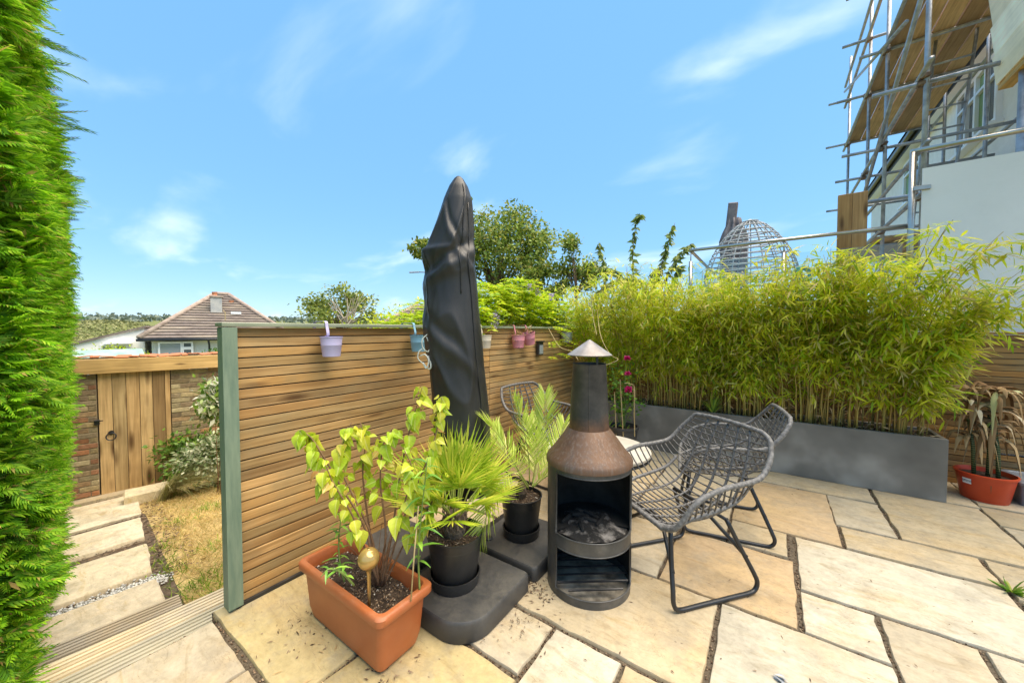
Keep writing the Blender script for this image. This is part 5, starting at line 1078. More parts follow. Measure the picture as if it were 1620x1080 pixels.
V, F = scatter(*KITE, np.array([q_[0] for q_ in acc]), np.array([q_[1] for q_ in acc]), np.array([q_[2] for q_ in acc]), np.array([q_[3] for q_ in acc]), np.array([q_[3] for q_ in acc])*.42); link('foliage', np_mesh('foliage', V-o, F, M['wist']), cl_)
M['lilac_fl'] = leafmat('lilac_flower', [(0, (.36, .26, .50)), (.6, (.52, .42, .66)), (1, (.66, .58, .76))], trans=.3)
for p, l in (((783, 508, 3.5), .16), ((838, 455, 4.0), .1), ((850, 462, 4.1), .08), ((786, 500, 3.6), .12), ((872, 470, 4.3), .08)):
    c_ = at_d(*p); n = 60; pos = c_+np.stack([rng.normal(0, .018, n), rng.normal(0, .018, n), rng.uniform(-l/2, l/2, n)], 1); V, F = scatter(*KITE, pos, rdir(n), rdir(n), rng.uniform(.012, .024, n), rng.uniform(.012, .02, n)); link('flower_head', np_mesh('flower_head', V-o, F, M['lilac_fl']), cl_)
for k in range(7): y = 2.2+k*.4; mb = MB(); mb.tube(smoothpath([(-2.75+.1*math.sin(k), y, -.7), (-2.7, y+.08, .5), (-2.55, y-.05, 1.25), (-2.45, y+.1, 1.6)], 14), list(np.linspace(.018, .006, 14)), 6); mb.build('vine_stem', M['bark'], cl_, origin=o, smooth='all')
mb = MB()
for pts in ([(868, 520, 3.9), (885, 548, 3.7), (905, 556, 3.5), (915, 570, 3.4)], [(945, 490, 4.2), (950, 530, 3.9), (965, 560, 3.7), (978, 568, 3.6), (965, 575, 3.6), (950, 580, 3.6)], [(935, 470, 4.3), (938, 500, 4.1), (944, 530, 3.9)]): mb.tube(smoothpath([at_d(*p) for p in pts], 18), .0035, 4)
mb.build('pale_tendril', M['cane'], cl_, origin=o, smooth='all')
# yellow shrub showing above the fence left of the parasol
M['yellowshrub'] = leafmat('golden_shrub_leaf', [(0, (.26, .40, .02)), (.5, (.45, .55, .03)), (1, (.62, .62, .05))], trans=.45)
c = at_d(625, 512, 4.8); bush('golden_shrub', 'golden yellow shrub peeping over the fence left of the parasol', c+np.array([0, 0, -.48]), (.8, .8, .66), 4200, M['yellowshrub'], .055, base_z=-1.0)

# ================================================================== trees beyond the fence
def tree(name, label, cpx, rad, depth, n, mat, ls, lean=0., base_z=None, clumps=40, ratio=.6, trunk_r=.12, group='trees beyond the fence', spread=.16, hang=0.):
    c = at_d(cpx[0], cpx[1], depth); bz = -2.2 if base_z is None else base_z; t = thing(name, label, 'tree', (c[0]+lean, c[1], bz), 0, group); o = np.array(t.location); mb = MB()
    fork = np.array([c[0]+lean*.5, c[1], c[2]-rad[2]*.85]); mb.tube(smoothpath([o, (o+fork)/2+np.array([.04, .03, 0]), fork], 10), list(np.linspace(trunk_r, trunk_r*.72, 10)), 9)
    cen = rdir(clumps, -.85, 1)*(rng.uniform(.25, 1., (clumps, 1))**.5)*np.array(rad)
    for k in range(min(clumps, 18)):
        e = c+cen[k]*.92; mb.tube(smoothpath([fork-np.array([0, 0, rad[2]*.1*random.random()]), (fork+e)/2+rng.normal(0, .06, 3)*np.array(rad)+np.array([0, 0, .1]), e], 9), list(np.linspace(trunk_r*.45, trunk_r*.06, 9)), 6)
    mb.build('trunk', M['bark'], t, smooth='all', origin=o)
    idx = rng.integers(0, clumps, n); pos = c+cen[idx]+rng.normal(0, spread, (n, 3))*np.array(rad)*np.array([1, 1, .75]); out = norm(pos-c); s_ = rng.uniform(ls*.6, ls*1.25, n); d = norm(rdir(n)+out*.5-np.array([0, 0, hang]))
    V, F = scatter(*KITE, pos, d, out*.4+rdir(n)*.7+np.array([0, 0, .7]), s_, s_*ratio); link('crown', np_mesh('crown', V-o, F, mat), t); return t
M['maple'] = leafmat('maple_leaf', [(0, (.10, .17, .03)), (.4, (.18, .27, .045)), (.75, (.29, .37, .065)), (1, (.44, .38, .09))], trans=.3, scale=.8, val=.3)
M['olive'] = leafmat('bushy_tree_leaf', [(0, (.12, .18, .04)), (.5, (.23, .29, .06)), (1, (.38, .40, .10))], trans=.3)
tree('broad_tree', 'tall broad leaved tree behind the covered parasol', (790, 412), (2.0, 2.0, 1.75), 14., 11000, M['maple'], .155, clumps=60, trunk_r=.15)
tree('broad_tree', 'lower leafy limb of foliage left of the parasol top', (672, 392), (.75, .75, .5), 13.6, 1500, M['maple'], .15, clumps=14, lean=1.4, trunk_r=.07)
tree('broad_tree', 'slender tree with a pointed top right of the broad one', (912, 425), (.72, .72, 1.05), 12., 2400, M['maple'], .135, clumps=22, trunk_r=.06)
tree('broad_tree', 'rounded bushy tree filling in above the climber', (862, 455), (.85, .85, .85), 12.5, 3200, M['maple'], .135, clumps=24, trunk_r=.08)
tree('bushy_tree', 'thin bushy tree with bare twigs above the left fence', (540, 492), (1.45, 1.45, 1.0), 16.5, 3000, M['olive'], .17, clumps=40, trunk_r=.08, base_z=-3.)
# bare grey twigs in that tree
c = at_d(550, 515, 15.2); mb = MB()
for k in range(26): e = at_d(random.uniform(515, 585), random.uniform(462, 492), 15.2); mb.tube(smoothpath([c+rng.normal(0, .12, 3), (c+e)/2+rng.normal(0, .06, 3), e], 6), list(np.linspace(.03, .008, 6)), 4)
tag(mb.build('bare_shrub', mottled('grey_twig', (.34, .28, .2), (.5, .43, .33), 8, .9, .1), smooth='all'), 'leafless grey twiggy shrub in front of the bushy tree', 'shrub')
M['plum'] = leafmat('plum_leaf', [(0, (.12, .20, .045)), (.5, (.23, .32, .075)), (1, (.38, .42, .13))], trans=.3, val=.2)
def whip(acc, pts, n, ls):
    P_ = smoothpath([at_d(*p) for p in pts], 30)
    for k in range(n): p = P_[int(29*(k+rng.uniform(0, 1))/n)]; acc.append((p, np.array([rng.normal(0, .7), rng.normal(0, .7), rng.normal(-.75, .4)]), rng.normal(0, 1, 3)+np.array([0, 0, .6]), rng.uniform(.6, 1.2)*ls))
    return P_
pt = thing('plum_tree', 'young fruit tree with long leafy shoots rising behind the bamboo', 'tree', at_d(1010, 640, 8.8), 0, 'trees beyond the fence'); o = np.array(pt.location); acc = []; mb = MB()
for pts, n_ in (([(1005, 470, 8.8), (1001, 430, 8.8), (1002, 390, 8.8), (1008, 345, 8.8), (1014, 340, 8.7)], 90), ([(1030, 470, 8.8), (1045, 425, 8.8), (1055, 390, 8.8), (1068, 352, 8.8)], 90), ([(1040, 470, 8.6), (1060, 425, 8.6), (1080, 398, 8.5), (1094, 385, 8.5)], 85), ([(955, 470, 9.4), (957, 430, 9.4), (952, 405, 9.4), (947, 383, 9.4)], 60), ([(1010, 480, 8.6), (985, 440, 8.6), (965, 425, 8.6), (945, 425, 8.6)], 80), ([(1010, 480, 8.7), (1030, 440, 8.7), (1045, 420, 8.7)], 70), ([(1050, 480, 8.5), (1068, 440, 8.5), (1075, 420, 8.5)], 60), ([(1000, 480, 8.7), (990, 450, 8.7), (975, 440, 8.9)], 60), ([(940, 470, 9.0), (960, 450, 9.), (990, 440, 9.), (1020, 445, 9.)], 110)):
    P_ = whip(acc, pts, int(n_*1.5), .19); mb.tube(P_, list(np.linspace(.014, .004, 30)), 5)
    mb.tube(smoothpath([o, (o+P_[0])/2+np.array([.05, 0, .1]), P_[0]], 8), list(np.linspace(.05, .014, 8)), 6)
mb.build('trunk', M['bark'], pt, origin=o, smooth='all'); V, F = scatter(*KITE, np.array([q_[0] for q_ in acc]), np.array([q_[1] for q_ in acc]), np.array([q_[2] for q_ in acc]), np.array([q_[3] for q_ in acc]), np.array([q_[3] for q_ in acc])*.42); link('crown', np_mesh('crown', V-o, F, M['plum']), pt)
c = at_d(985, 470, 8.0); bush('background_shrub', 'dense green shrub filling the gap between climber and bamboo', c+np.array([0, 0, -.75]), (1.3, 1.3, 1.1), 4500, M['olive'], .10, base_z=-1.4)
c = at_d(820, 505, 6.2); bush('background_shrub', 'leafy green shrub behind the climber along the fence', c+np.array([0, 0, -.45]), (1.0, 1.6, .75), 5200, M['midgreen'], .085, base_z=-1.4)

# ================================================================== neighbour's raised terrace
TZ = 1.45
mb = MB(); mb.box((1.2, 8.9, TZ/2-.75), (4.6, 6.55, TZ+1.5)); tag(mb.build('raised_terrace', M['concrete']), kind='structure')
bal = thing('balustrade', 'glass and stainless steel balustrade on the terrace behind the bamboo', 'balustrade', (-.93, 5.62, TZ)); o = bal.location
mb = MB(); mb.tube([(0, 0, 1.055), (2.10, 0, 1.055)], .021, 12); mb.build('handrail', M['steel'], bal, smooth='all')
mb = MB(); mb.tube([(0, 0, 1.055), (0, 3.2, 1.055)], .021, 12); mb.build('handrail', M['steel'], bal, smooth='all')
for x, y in ((.005, .0), (1.045, 0), (0, 1.5), (0, 3.1)):
    mb = MB(); mb.tube([(x, y, 0), (x, y, .90)], .024, 12); p = mb.build('post', M['steel'], bal, smooth='all'); mb = MB(); mb.tube([(x, y, .90), (x, y, 1.05)], .007, 8); mb.build('rail_stem', M['steel'], p, smooth='all')
for a, b in (((.06, 0), (1.0, 0)), ((1.09, 0), (2.06, 0)), ((0, .06), (0, 1.45)), ((0, 1.55), (0, 3.05))): mb = MB(); mb.beam((a[0], a[1], .47), (b[0], b[1], .47), .010, .82); mb.build('glass_panel', M['clear_glass'], bal)
ps = thing('privacy_screen', 'tall white frosted screen with stainless post behind the bamboo', 'screen', (1.185, 5.60, TZ))
mb = MB(); mb.tube([(0, 0, 0), (0, 0, 1.80)], .027, 14); mb.build('post', M['steel'], ps, smooth='all')
mb = MB(); mb.tube([(-.02, 0, 1.815), (1.9, 0, 1.815)], .024, 12); mb.build('top_rail', M['steel'], ps, smooth='all')
mb = MB(); mb.box((1.0, .0, .72), (1.86, .012, 1.80)); mb.build('panel', M['frost'], ps)
for z in (.25, 1.42): mb = MB(); mb.beam((-.0, -.03, z), (.13, -.012, z), .018, .05, ch=.006); mb.build('clamp', M['steel'], ps)
mb = MB(); mb.tube([(2.02, 5.95, TZ), (2.02, 5.95, 4.05)], .05, 14); tag(mb.build('support_post', M['galv'], smooth='all'), 'thick grey upright post behind the white screen', 'post')
# egg chair
eg = thing('hanging_egg_chair', 'pale wicker egg chair dome on the neighbouring terrace', 'egg chair', (-.30, 7.05, TZ)); mb = MB(); n = 30
def egg(t, a): z = 1.72-1.25*t; r_ = .66*math.sin(min(1., t*1.15)*math.pi*.5)**.62*(1 if t < .75 else 1-(t-.75)*.9); return Vector((r_*math.cos(a), r_*math.sin(a)*.85, z))
for k in range(15): t_ = .03+.92*k/14; mb.tube([egg(t_, 2*math.pi*i/40) for i in range(40)], .011, 5, True)
mb.build('hoop_weave', M['wicker_pale'], eg, smooth='all'); mb = MB()
for i in range(20): mb.tube([egg(t_, 2*math.pi*i/20) for t_ in np.linspace(0.0, .95, 14)], .008, 5)
mb.build('upright_weave', M['wicker_pale'], eg, smooth='all')
mb = MB(); mb.lathe([(0, .0), (.45, .0), (.45, .03), (0, .03)], 28); mb.tube([(0, 0, .03), (0, 0, .48)], .03, 8); mb.build('stand', M['galv'], eg, smooth=True)
M['grey_canvas'] = mottled('mauve_grey_canvas', (.13, .115, .125), (.21, .19, .20), 6, .8, .2)
up_ = thing('closed_parasol', 'closed grey parasol standing behind the egg chair', 'parasol', (-.62, 8.4, TZ)); mb = MB(); rows_ = []
for z, r_ in ((.6, .17), (1.0, .19), (1.4, .18), (1.7, .20), (1.86, .16), (2.0, .11), (2.12, .09)): rows_.append([(r_*(1+.28*math.cos(8*a))*math.cos(a), r_*(1+.28*math.cos(8*a))*math.sin(a), z) for a in np.linspace(0, 2*math.pi, 64, endpoint=False)])
loft(mb, rows_); mb.build('canopy', M['grey_canvas'], up_, smooth='all'); mb = MB(); mb.tube([(0, 0, 0), (0, 0, 2.2)], .025, 10); mb.build('pole', M['galv'], up_, smooth='all')
mb = MB(); mb.beam((-.13, 0, 1.2), (-.02, .0, 2.42), .16, .17, (0, 1, 0), .02); mb.build('side_mast_cover', M['grey_canvas'], up_)
hs_ = thing('garden_hose', 'coil of green hose on the terrace', 'hose', (.34, 6.3, TZ+.70)); mb = MB(); mb.tube([((.09+.03*math.sin(i*1.3))*math.cos(i*.7), .07*math.sin(i*.31), .085*math.sin(i*.7)+.02*math.sin(i*.4)) for i in range(60)], .014, 6); mb.build('coil', mottled('green_hose', (.03, .30, .16), (.06, .40, .22), 5, .5, 0.), hs_, smooth='all'); mb = MB(); mb.tube([(0, 0, -.70), (0, 0, 0)], .02, 6); mb.build('stand', M['galv'], hs_)

# ================================================================== white house with scaffold
HX = 3.05
hou = thing('rendered_house', 'white rendered house behind the scaffolding', 'house', (HX, 9., 0))
mb = MB(); mb.box((3.0, 4.2, 2.9), (6.0, 12.4, 6.6)); mb.build('wall', M['white_wall'], hou)
mb = MB(); mb.beam((-.22, -2.2, 6.25), (-.22, 10.5, 6.25), .04, .26); mb.build('fascia', M['black_fascia'], hou)
mb = MB(); mb.tube([(-.30, -2.2, 6.28), (-.30, 10.5, 6.28)], .07, 8); mb.build('gutter', M['black_fascia'], hou, smooth='all')
mb = MB(); mb.beam((-.11, -2.2, 6.13), (-.11, 10.5, 6.13), .22, .03); mb.build('soffit', M['upvc'], hou)
mb = MB(); mb.add([(-.36, -2.3, 6.39), (-.36, 10.7, 6.39), (3.2, 10.7, 8.6), (3.2, -2.3, 8.6), (6.3, -2.3, 6.39), (6.3, 10.7, 6.39)], [(0, 3, 2, 1), (3, 4, 5, 2), (0, 4, 3), (1, 2, 5)]); mb.build('roof', mottled('slate_roof', (.06, .055, .055), (.12, .11, .11), 5, .8, .3), hou)
mb = MB(); mb.beam((-.02, -1.9, 3.35), (-.02, 10.4, 3.35), .12, .16); mb.build('band_course', M['black_fascia'], hou)
def wwin(y0, y1, z0, z1, n, green=False):
    mb = MB(); W_ = y1-y0
    for a, b in (((y0, z0), (y1, z0)), ((y0, z1), (y1, z1))): mb.box((-.03, (y0+y1)/2, a[1]), (.09, W_+.08, .08))
    for k in range(n+1): mb.box((-.03, y0+W_*k/n, (z0+z1)/2), (.088, .075, z1-z0))
    mb.box((-.03, (y0+y1)/2, z0+(z1-z0)*.7), (.084, W_, .05)); wdw = mb.build('window', M['upvc'], hou)
    for k in range(n): mb = MB(); mb.box((-.012, y0+W_*(k+.5)/n, (z0+z1)/2), (.02, W_/n-.06, z1-z0-.06)); mb.build('pane', M['pane'] if k != 1 else mottled('green_blind', (.15, .27, .10), (.2, .33, .13), 3, .5, 0.), wdw)
    mb = MB(); mb.box((-.08, (y0+y1)/2, z0-.07), (.16, W_+.2, .05)); mb.build('sill', M['upvc'], wdw)
wwin(.7, 2.3, 4.9, 6.02, 4); wwin(4.6, 5.9, 4.9, 6.0, 2); wwin(1.2, 2.6, 2.1, 3.0, 2)
# scaffold
SX, SI = 1.38, 2.62; sc = thing('scaffold', 'galvanised tube scaffold with timber boards against the white house', 'scaffold', (SX, 6.1, TZ)); so_ = Vector(sc.location)
def pole(a, b, name='tube', r_=.0245): mb = MB(); mb.tube([Vector(a)-so_, Vector(b)-so_], r_, 10); return mb.build(name, M['galv'], sc, smooth='all')
def coupler(p): mb = MB(); mb.box(Vector(p)-so_, (.085, .085, .06), None, .012); mb.tube([Vector(p)-so_+Vector((-.06, .02, .02)), Vector(p)-so_+Vector((.06, .02, .02))], .008, 5); mb.build('coupler', M['rust_clamp'], sc)
OY = [6.12, 7.95, 9.25, 11.4]; IY = [7.6, 8.8, 10.5, 11.4]
for y in OY: pole((SX, y, TZ), (SX, y, 7.6), 'standard')
for y in IY: pole((SI, y, TZ), (SI, y, 7.4), 'standard')
for z in (2.9, 3.4, 4.25, 5.62, 6.62, 7.1): pole((SX-.05, 5.75, z), (SX-.05, 11.7, z), 'ledger')
for z in (2.9, 4.25, 5.62): pole((SI+.05, 6.0, z), (SI+.05, 11.7, z), 'ledger')
for y in OY:
    for z in (2.95, 4.2, 5.68, 6.67): pole((SX-.30-.2*random.random(), y+.05, z), (SI+.25, y+.05, z), 'transom'); coupler((SX-.03, y+.02, z-.02))
    for z in (2.9, 4.25, 5.62, 6.62): coupler((SX-.02, y, z))
pole((SX-.1, 5.9, 5.05), (SX-.1, 11.5, 2.5), 'brace'); pole((SX-.08, 11.5, 6.9), (SX-.08, 6.6, 5.2), 'brace'); pole((SX+.1, 6.3, 5.72), (SI+.1, 6.9, 4.55), 'brace')
for k in range(5): mb = MB(); mb.beam(Vector((SX+.10+.235*k, 6.35, 5.735))-so_, Vector((SX+.10+.235*k, 11.6, 5.735))-so_, .218, .038); mb.build('scaffold_board', M['scafboard'], sc)
for k in range(4): mb = MB(); mb.beam(Vector((SX+.18+.235*k, 8.9, 3.0))-so_, Vector((SX+.18+.235*k, 11.6, 3.0))-so_, .225, .038); mb.build('scaffold_board', M['scafboard'], sc)
# ladder rungs between the standards
for s_ in (0, .4): pole((SX+.55+s_, 9.6, TZ), (SX+.55+s_, 8.2, 5.7), 'ladder_stile', .02)
for k in range(14): u = (k+.6)/14.5; pole((SX+.55, 9.6-1.4*u, TZ+4.2*u), (SX+.95, 9.6-1.4*u, TZ+4.2*u), 'ladder_rung', .014)
# loose boards: upright toe board, white stack of timber overhead
a = at_Y(1349, 306, 5.95); b = at_Y(1349, 420, 5.95); mb = MB(); w_ = .265
for k in (-.5, .5): mb = MB(); mb.box((a[0]+k*w_/2*1.0, 5.95, (a[2]+1.45)/2), (w_/2-.003, .038, a[2]-1.45), None, .004); tag(mb.build('upright_board', M['scafboard_z'], origin=None), ['left', 'right'][k > 0]+' half of the brown board standing behind the handrail', 'board', 'brown boards at the scaffold foot')
wt = thing('timber_canopy', 'white boarded canopy edge with bare timber underside at the top right', 'canopy', (1.90, 3.0, 4.0))
for k, (zz_, xo) in enumerate(((.18, 0.), (.50, -.02), (.82, -.04), (1.14, -.06))): mb = MB(); mb.box((xo+.04, 1.65, zz_), (.045, 3.3, .30), Matrix.Rotation(R(-7), 3, 'Y'), .004); mb.build('cladding_board', M['whiteboard'], wt)
for y in (3.2, 1.6, .1): mb = MB(); mb.box((.42, y, .10), (.75, .10, .15)); mb.build('joist', M['joist'], wt)
mb = MB(); mb.box((.42, 1.65, .20), (.8, 3.28, .03)); mb.build('soffit', M['joist'], wt)
mb = MB(); mb.box((.10, 1.65, .05), (.10, 3.3, .16)); mb.build('edge_beam', M['joist'], wt)
mb = MB(); mb.tube([(2.6, 6.0, 1.45), (2.6, 6.0, 4.0)], .05, 10); mb.tube([(2.6, .2, 0), (2.6, .2, 1)], .0001, 3)
for y in (.35, 3.05): m2 = MB(); m2.box((.75, y, -1.95), (.12, .12, 3.9)); m2.build('canopy_post', M['joist'], wt)

# ================================================================== bungalow beyond the wall
fz = lambda z: z
BD = 22.; bo_ = at_d(330, 522, BD); A0 = math.atan((330-810)/FOC); D0 = BD/math.cos(A0); br = thing('bungalow', 'white bungalow with brown hipped tile roof and chimney beyond the wall', 'bungalow', (bo_[0], bo_[1], -3.2), YAW-A0)
def bx_(px, y=0.): return (D0+y)*math.tan(math.atan((px-810)/FOC)-A0)
def bz_(py, y=0.): return CAM_H+(522-py)/FOC*(D0+y)*math.cos(A0)+3.2
ez = bz_(535); xl, xr = bx_(219), bx_(464); dpth = 8.; rz_ = bz_(466, 4)
mb = MB(); mb.box(((xl+xr)/2+.1, dpth/2+.3, ez/2), (xr-xl-.7, dpth-.6, ez)); mb.build('wall', M['white_wall'], br)
q = NT('brown_roof_tile'); v = q.coords('Object'); f = q.noise(v, 3., 5, .7); f2 = q.noise(v, .7, 2); q.color(q.mix(q.ramp(f2, [(.45, 0.), (.7, .5)]), q.ramp(f, [(.3, (.125, .098, .085)), (.6, (.21, .172, .152)), (.8, (.30, .255, .23))]), (.38, .32, .24))).pr(.9, 0, .2).bump(f, .5, .03); M['rooftile'] = q.m
rf = MB(); rf.add([(xl, 0, ez), (xr, 0, ez), (xr, dpth, ez), (xl, dpth, ez), (bx_(341, 4), dpth/2, rz_-.03), (bx_(363, 4), dpth/2, rz_-.03)], [(0, 1, 5, 4), (1, 2, 5), (2, 3, 4, 5), (3, 0, 4), (3, 2, 1, 0)]); roof = rf.build('roof', M['rooftile'], br)
for k in range(17):
    u0, u1 = k/17., (k+1.0)/17.; a = Vector((xl, 0, ez)).lerp(Vector((bx_(341, 4), dpth/2, rz_)), u0); b = Vector((xr, 0, ez)).lerp(Vector((bx_(363, 4), dpth/2, rz_)), u0); a2 = Vector((xl, 0, ez)).lerp(Vector((bx_(341, 4), dpth/2, rz_)), u1); b2 = Vector((xr, 0, ez)).lerp(Vector((bx_(363, 4), dpth/2, rz_)), u1); up = Vector((0, -.03, .085)); mb = MB()
    mb.add([a, b, a+up, b+up, a2+up*.15, b2+up*.15], [(0, 1, 3, 2), (2, 3, 5, 4)]); mb.build('tile_course', M['rooftile'], roof)
    # left hip courses
    c0 = Vector((xl, dpth, ez)).lerp(Vector((bx_(341, 4), dpth/2, rz_)), u0); c2 = Vector((xl, dpth, ez)).lerp(Vector((bx_(341, 4), dpth/2, rz_)), u1); up2 = Vector((-.04, 0, .085)); mb = MB(); mb.add([a, c0, a+up2, c0+up2, a2+up2*.15, c2+up2*.15], [(1, 0, 2, 3), (3, 2, 4, 5)]); mb.build('tile_course', M['rooftile'], roof)
M['ridge'] = mottled('ridge_tile', (.26, .19, .15), (.42, .33, .27), 4, .9, .3)
for p0, p1 in (((xl, 0, ez), (bx_(341, 4), dpth/2, rz_)), ((xr, 0, ez), (bx_(363, 4), dpth/2, rz_)), ((bx_(341, 4), dpth/2, rz_), (bx_(363, 4), dpth/2, rz_)), ((xl, dpth, ez), (bx_(341, 4), dpth/2, rz_))): mb = MB(); mb.tube([Vector(p0)+Vector((0, 0, .08)), Vector(p1)+Vector((0, 0, .08))], .14, 8); mb.build('ridge_tiles', M['ridge'], roof, smooth='all')
mb = MB(); mb.tube([(xl-.1, -.08, ez-.06), (xr, -.08, ez-.06)], .075, 8); mb.build('gutter', M['black_fascia'], br, smooth='all')
mb = MB(); mb.tube([(bx_(329), .15, ez-.05), (bx_(330.5), .22, ez-.4), (bx_(330.5), .22, 0)], .05, 8); mb.build('downpipe', M['black_fascia'], br, smooth='all')
for x0, x1, y0, y1, mt in ((250, 286, 541, 572, 'pane_light'), (288, 303, 541, 549, 'pane'), (288, 303, 551, 572, 'pane')):
    a, b, z0, z1 = bx_(x0), bx_(x1), bz_(y1), bz_(y0); mb = MB(); t_ = .09
    for c_, d_ in (((a+b)/2, z0), ((a+b)/2, z1)): mb.box((c_, .30, d_), (b-a+t_, .12, t_))
    for x in (a, b): mb.box((x, .30, (z0+z1)/2), (t_, .118, z1-z0))
    wn = mb.build('window', M['upvc'], br); mb = MB(); mb.box(((a+b)/2, .285, (z0+z1)/2), (b-a-.05, .03, z1-z0-.05)); mb.build('pane', M[mt], wn)
CY = 2.4; c0, c1 = bx_(334, CY), bx_(352, CY); zb = bz_(508, CY); mb = MB(); mb.box(((c0+c1)/2, dpth*.30, (zb+bz_(470, CY))/2), (c1-c0, .55, bz_(470, CY)-zb), None, .02); chm = mb.build('chimney', mottled('lead_grey_render', (.36, .37, .37), (.52, .50, .46), 3, .8, .2), br)
mb = MB(); mb.box(((c0+c1)/2+.02, dpth*.30, bz_(469, CY)), (c1-c0+.14, .68, .13), None, .02); mb.build('chimney_cap', M['ridge'], chm)
for px_, zt in ((341, 462), (368, 473)): mb = MB(); mb.lathe([(.16, 0), (.17, .08), (.13, .14), (.15, .32), (.12, .32)], 14, c=(bx_(px_, CY), dpth*.30+(.9 if px_ > 350 else 0), bz_(zt, CY)-.3)); mb.build('chimney_pot', mottled('orange_pot', (.42, .15, .07), (.55, .23, .12), 4, .8, .1), chm, smooth=True)
mb = MB(); mb.tube([(bx_(369, 3), dpth*.3+.9, bz_(476, 3)), (bx_(372, 3), dpth*.3+.5, bz_(492, 3))], .09, 8); mb.build('flue_pipe', M['black_fascia'], br, smooth='all')
mb = MB(); mb.tube([(bx_(354), .9, bz_(489)), (bx_(357.5), .9, bz_(492)), (bx_(357.5), .9, bz_(506))], .025, 6); mb.build('aerial', M['cane'], br)
mb = MB(); mb.box((bx_(374, 2.), 2.0, bz_(494, 2.)), (.55, .12, .16)); mb.build('flashing', M['upvc'], br)
# lean-to wing of the neighbouring house, left of it
wg_ = thing('white_outbuilding', 'white side wing with a sloping roof left of the bungalow', 'outbuilding', (bo_[0], bo_[1], -3.2), YAW-A0)
x0, x1 = bx_(95, 1.6), bx_(228, 1.6); mb = MB(); za, zb2 = bz_(546, 1.6), bz_(518, 1.6); mb.add([(x0, 1.6, 0), (x1, 1.6, 0), (x1, 1.6, zb2), (x0, 1.6, za), (x0, 6, 0), (x1, 6, 0), (x1, 6, zb2), (x0, 6, za)], [(0, 1, 2, 3), (5, 4, 7, 6), (4, 0, 3, 7), (1, 5, 6, 2), (3, 2, 6, 7)]); mb.build('wall', M['white_wall'], wg_)
mb = MB(); mb.beam((x0-.1, 3.8, za+.05), (x1+.1, 3.8, zb2+.05), 4.7, .10, (0, 0, 1)); mb.build('roof', M['rooftile'], wg_)
for a_, b_ in ((160, 178), (183, 200)):
    a, b, z0, z1 = bx_(a_, 1.6), bx_(b_, 1.6), bz_(556, 1.6), bz_(543.5, 1.6); mb = MB()
    for d_ in (z0, z1): mb.box(((a+b)/2, 1.58, d_), (b-a+.1, .1, .09))
    for x in (a, b): mb.box((x, 1.58, (z0+z1)/2), (.09, .098, z1-z0))
    wn = mb.build('window', M['upvc'], wg_); mb = MB(); mb.box(((a+b)/2, 1.585, (z0+z1)/2), (b-a-.06, .04, z1-z0-.06)); mb.build('pane', M['pane_light'] if a_ < 170 else M['pane'], wn)
mb = MB(); mb.box((bx_(178), 1.35, bz_(541.5)), (bx_(203)-bx_(155), .5, .06)); mb.build('canopy', M['upvc'], wg_)
# green felt shed
SDp = 13.; so2 = at_d(180, 560, SDp); sh_ = thing('garden_shed', 'low shed with pale green felt roof and white gable behind the wall', 'shed', (so2[0], so2[1], -2.0), YAW+.95); M['felt'] = mottled('green_felt', (.20, .33, .29), (.30, .43, .38), 3, .9, .2)
mb = MB(); sz = so2[2]+2.0; mb.add([(.6, -.9, 0), (.6, .9, 0), (.6, .9, sz-.32), (.6, 0, sz+.12), (.6, -.9, sz-.32), (-2.4, -.9, 0), (-2.4, .9, 0), (-2.4, .9, sz-.32), (-2.4, 0, sz+.12), (-2.4, -.9, sz-.32)], [(0, 1, 2, 3, 4), (9, 8, 7, 6, 5), (0, 4, 9, 5), (1, 6, 7, 2)]); mb.build('wall', M['upvc'], sh_)
for s_ in (-1, 1): mb = MB(); mb.beam((-.9, s_*.52, sz-.10), (-.9, s_*.52+.001, sz-.10), .1, .1) if False else mb.add([(.72, 0, sz+.17), (-2.5, 0, sz+.17), (-2.5, s_*1.02, sz-.33), (.72, s_*1.02, sz-.33), (.72, 0, sz+.13), (-2.5, 0, sz+.13), (-2.5, s_*1.02, sz-.37), (.72, s_*1.02, sz-.37)], [(0, 1, 2, 3), (7, 6, 5, 4), (0, 3, 7, 4), (1, 5, 6, 2), (3, 2, 6, 7)]); mb.build('roof_panel', M['felt'], sh_)
c = at_d(180, 562, 15.5); bush('background_shrub', 'light green hedge shrub behind the green roofed shed', c+np.array([0, 0, -.25]), (1.6, 1.0, .55), 1700, M['yellowshrub'], .12, base_z=-2.4)
c = at_d(338, 562, 17); bush('background_shrub', 'small pale shrub below the bungalow downpipe', c+np.array([0, 0, -.1]), (.7, .5, .35), 500, M['midgreen'], .12, base_z=-2.4)
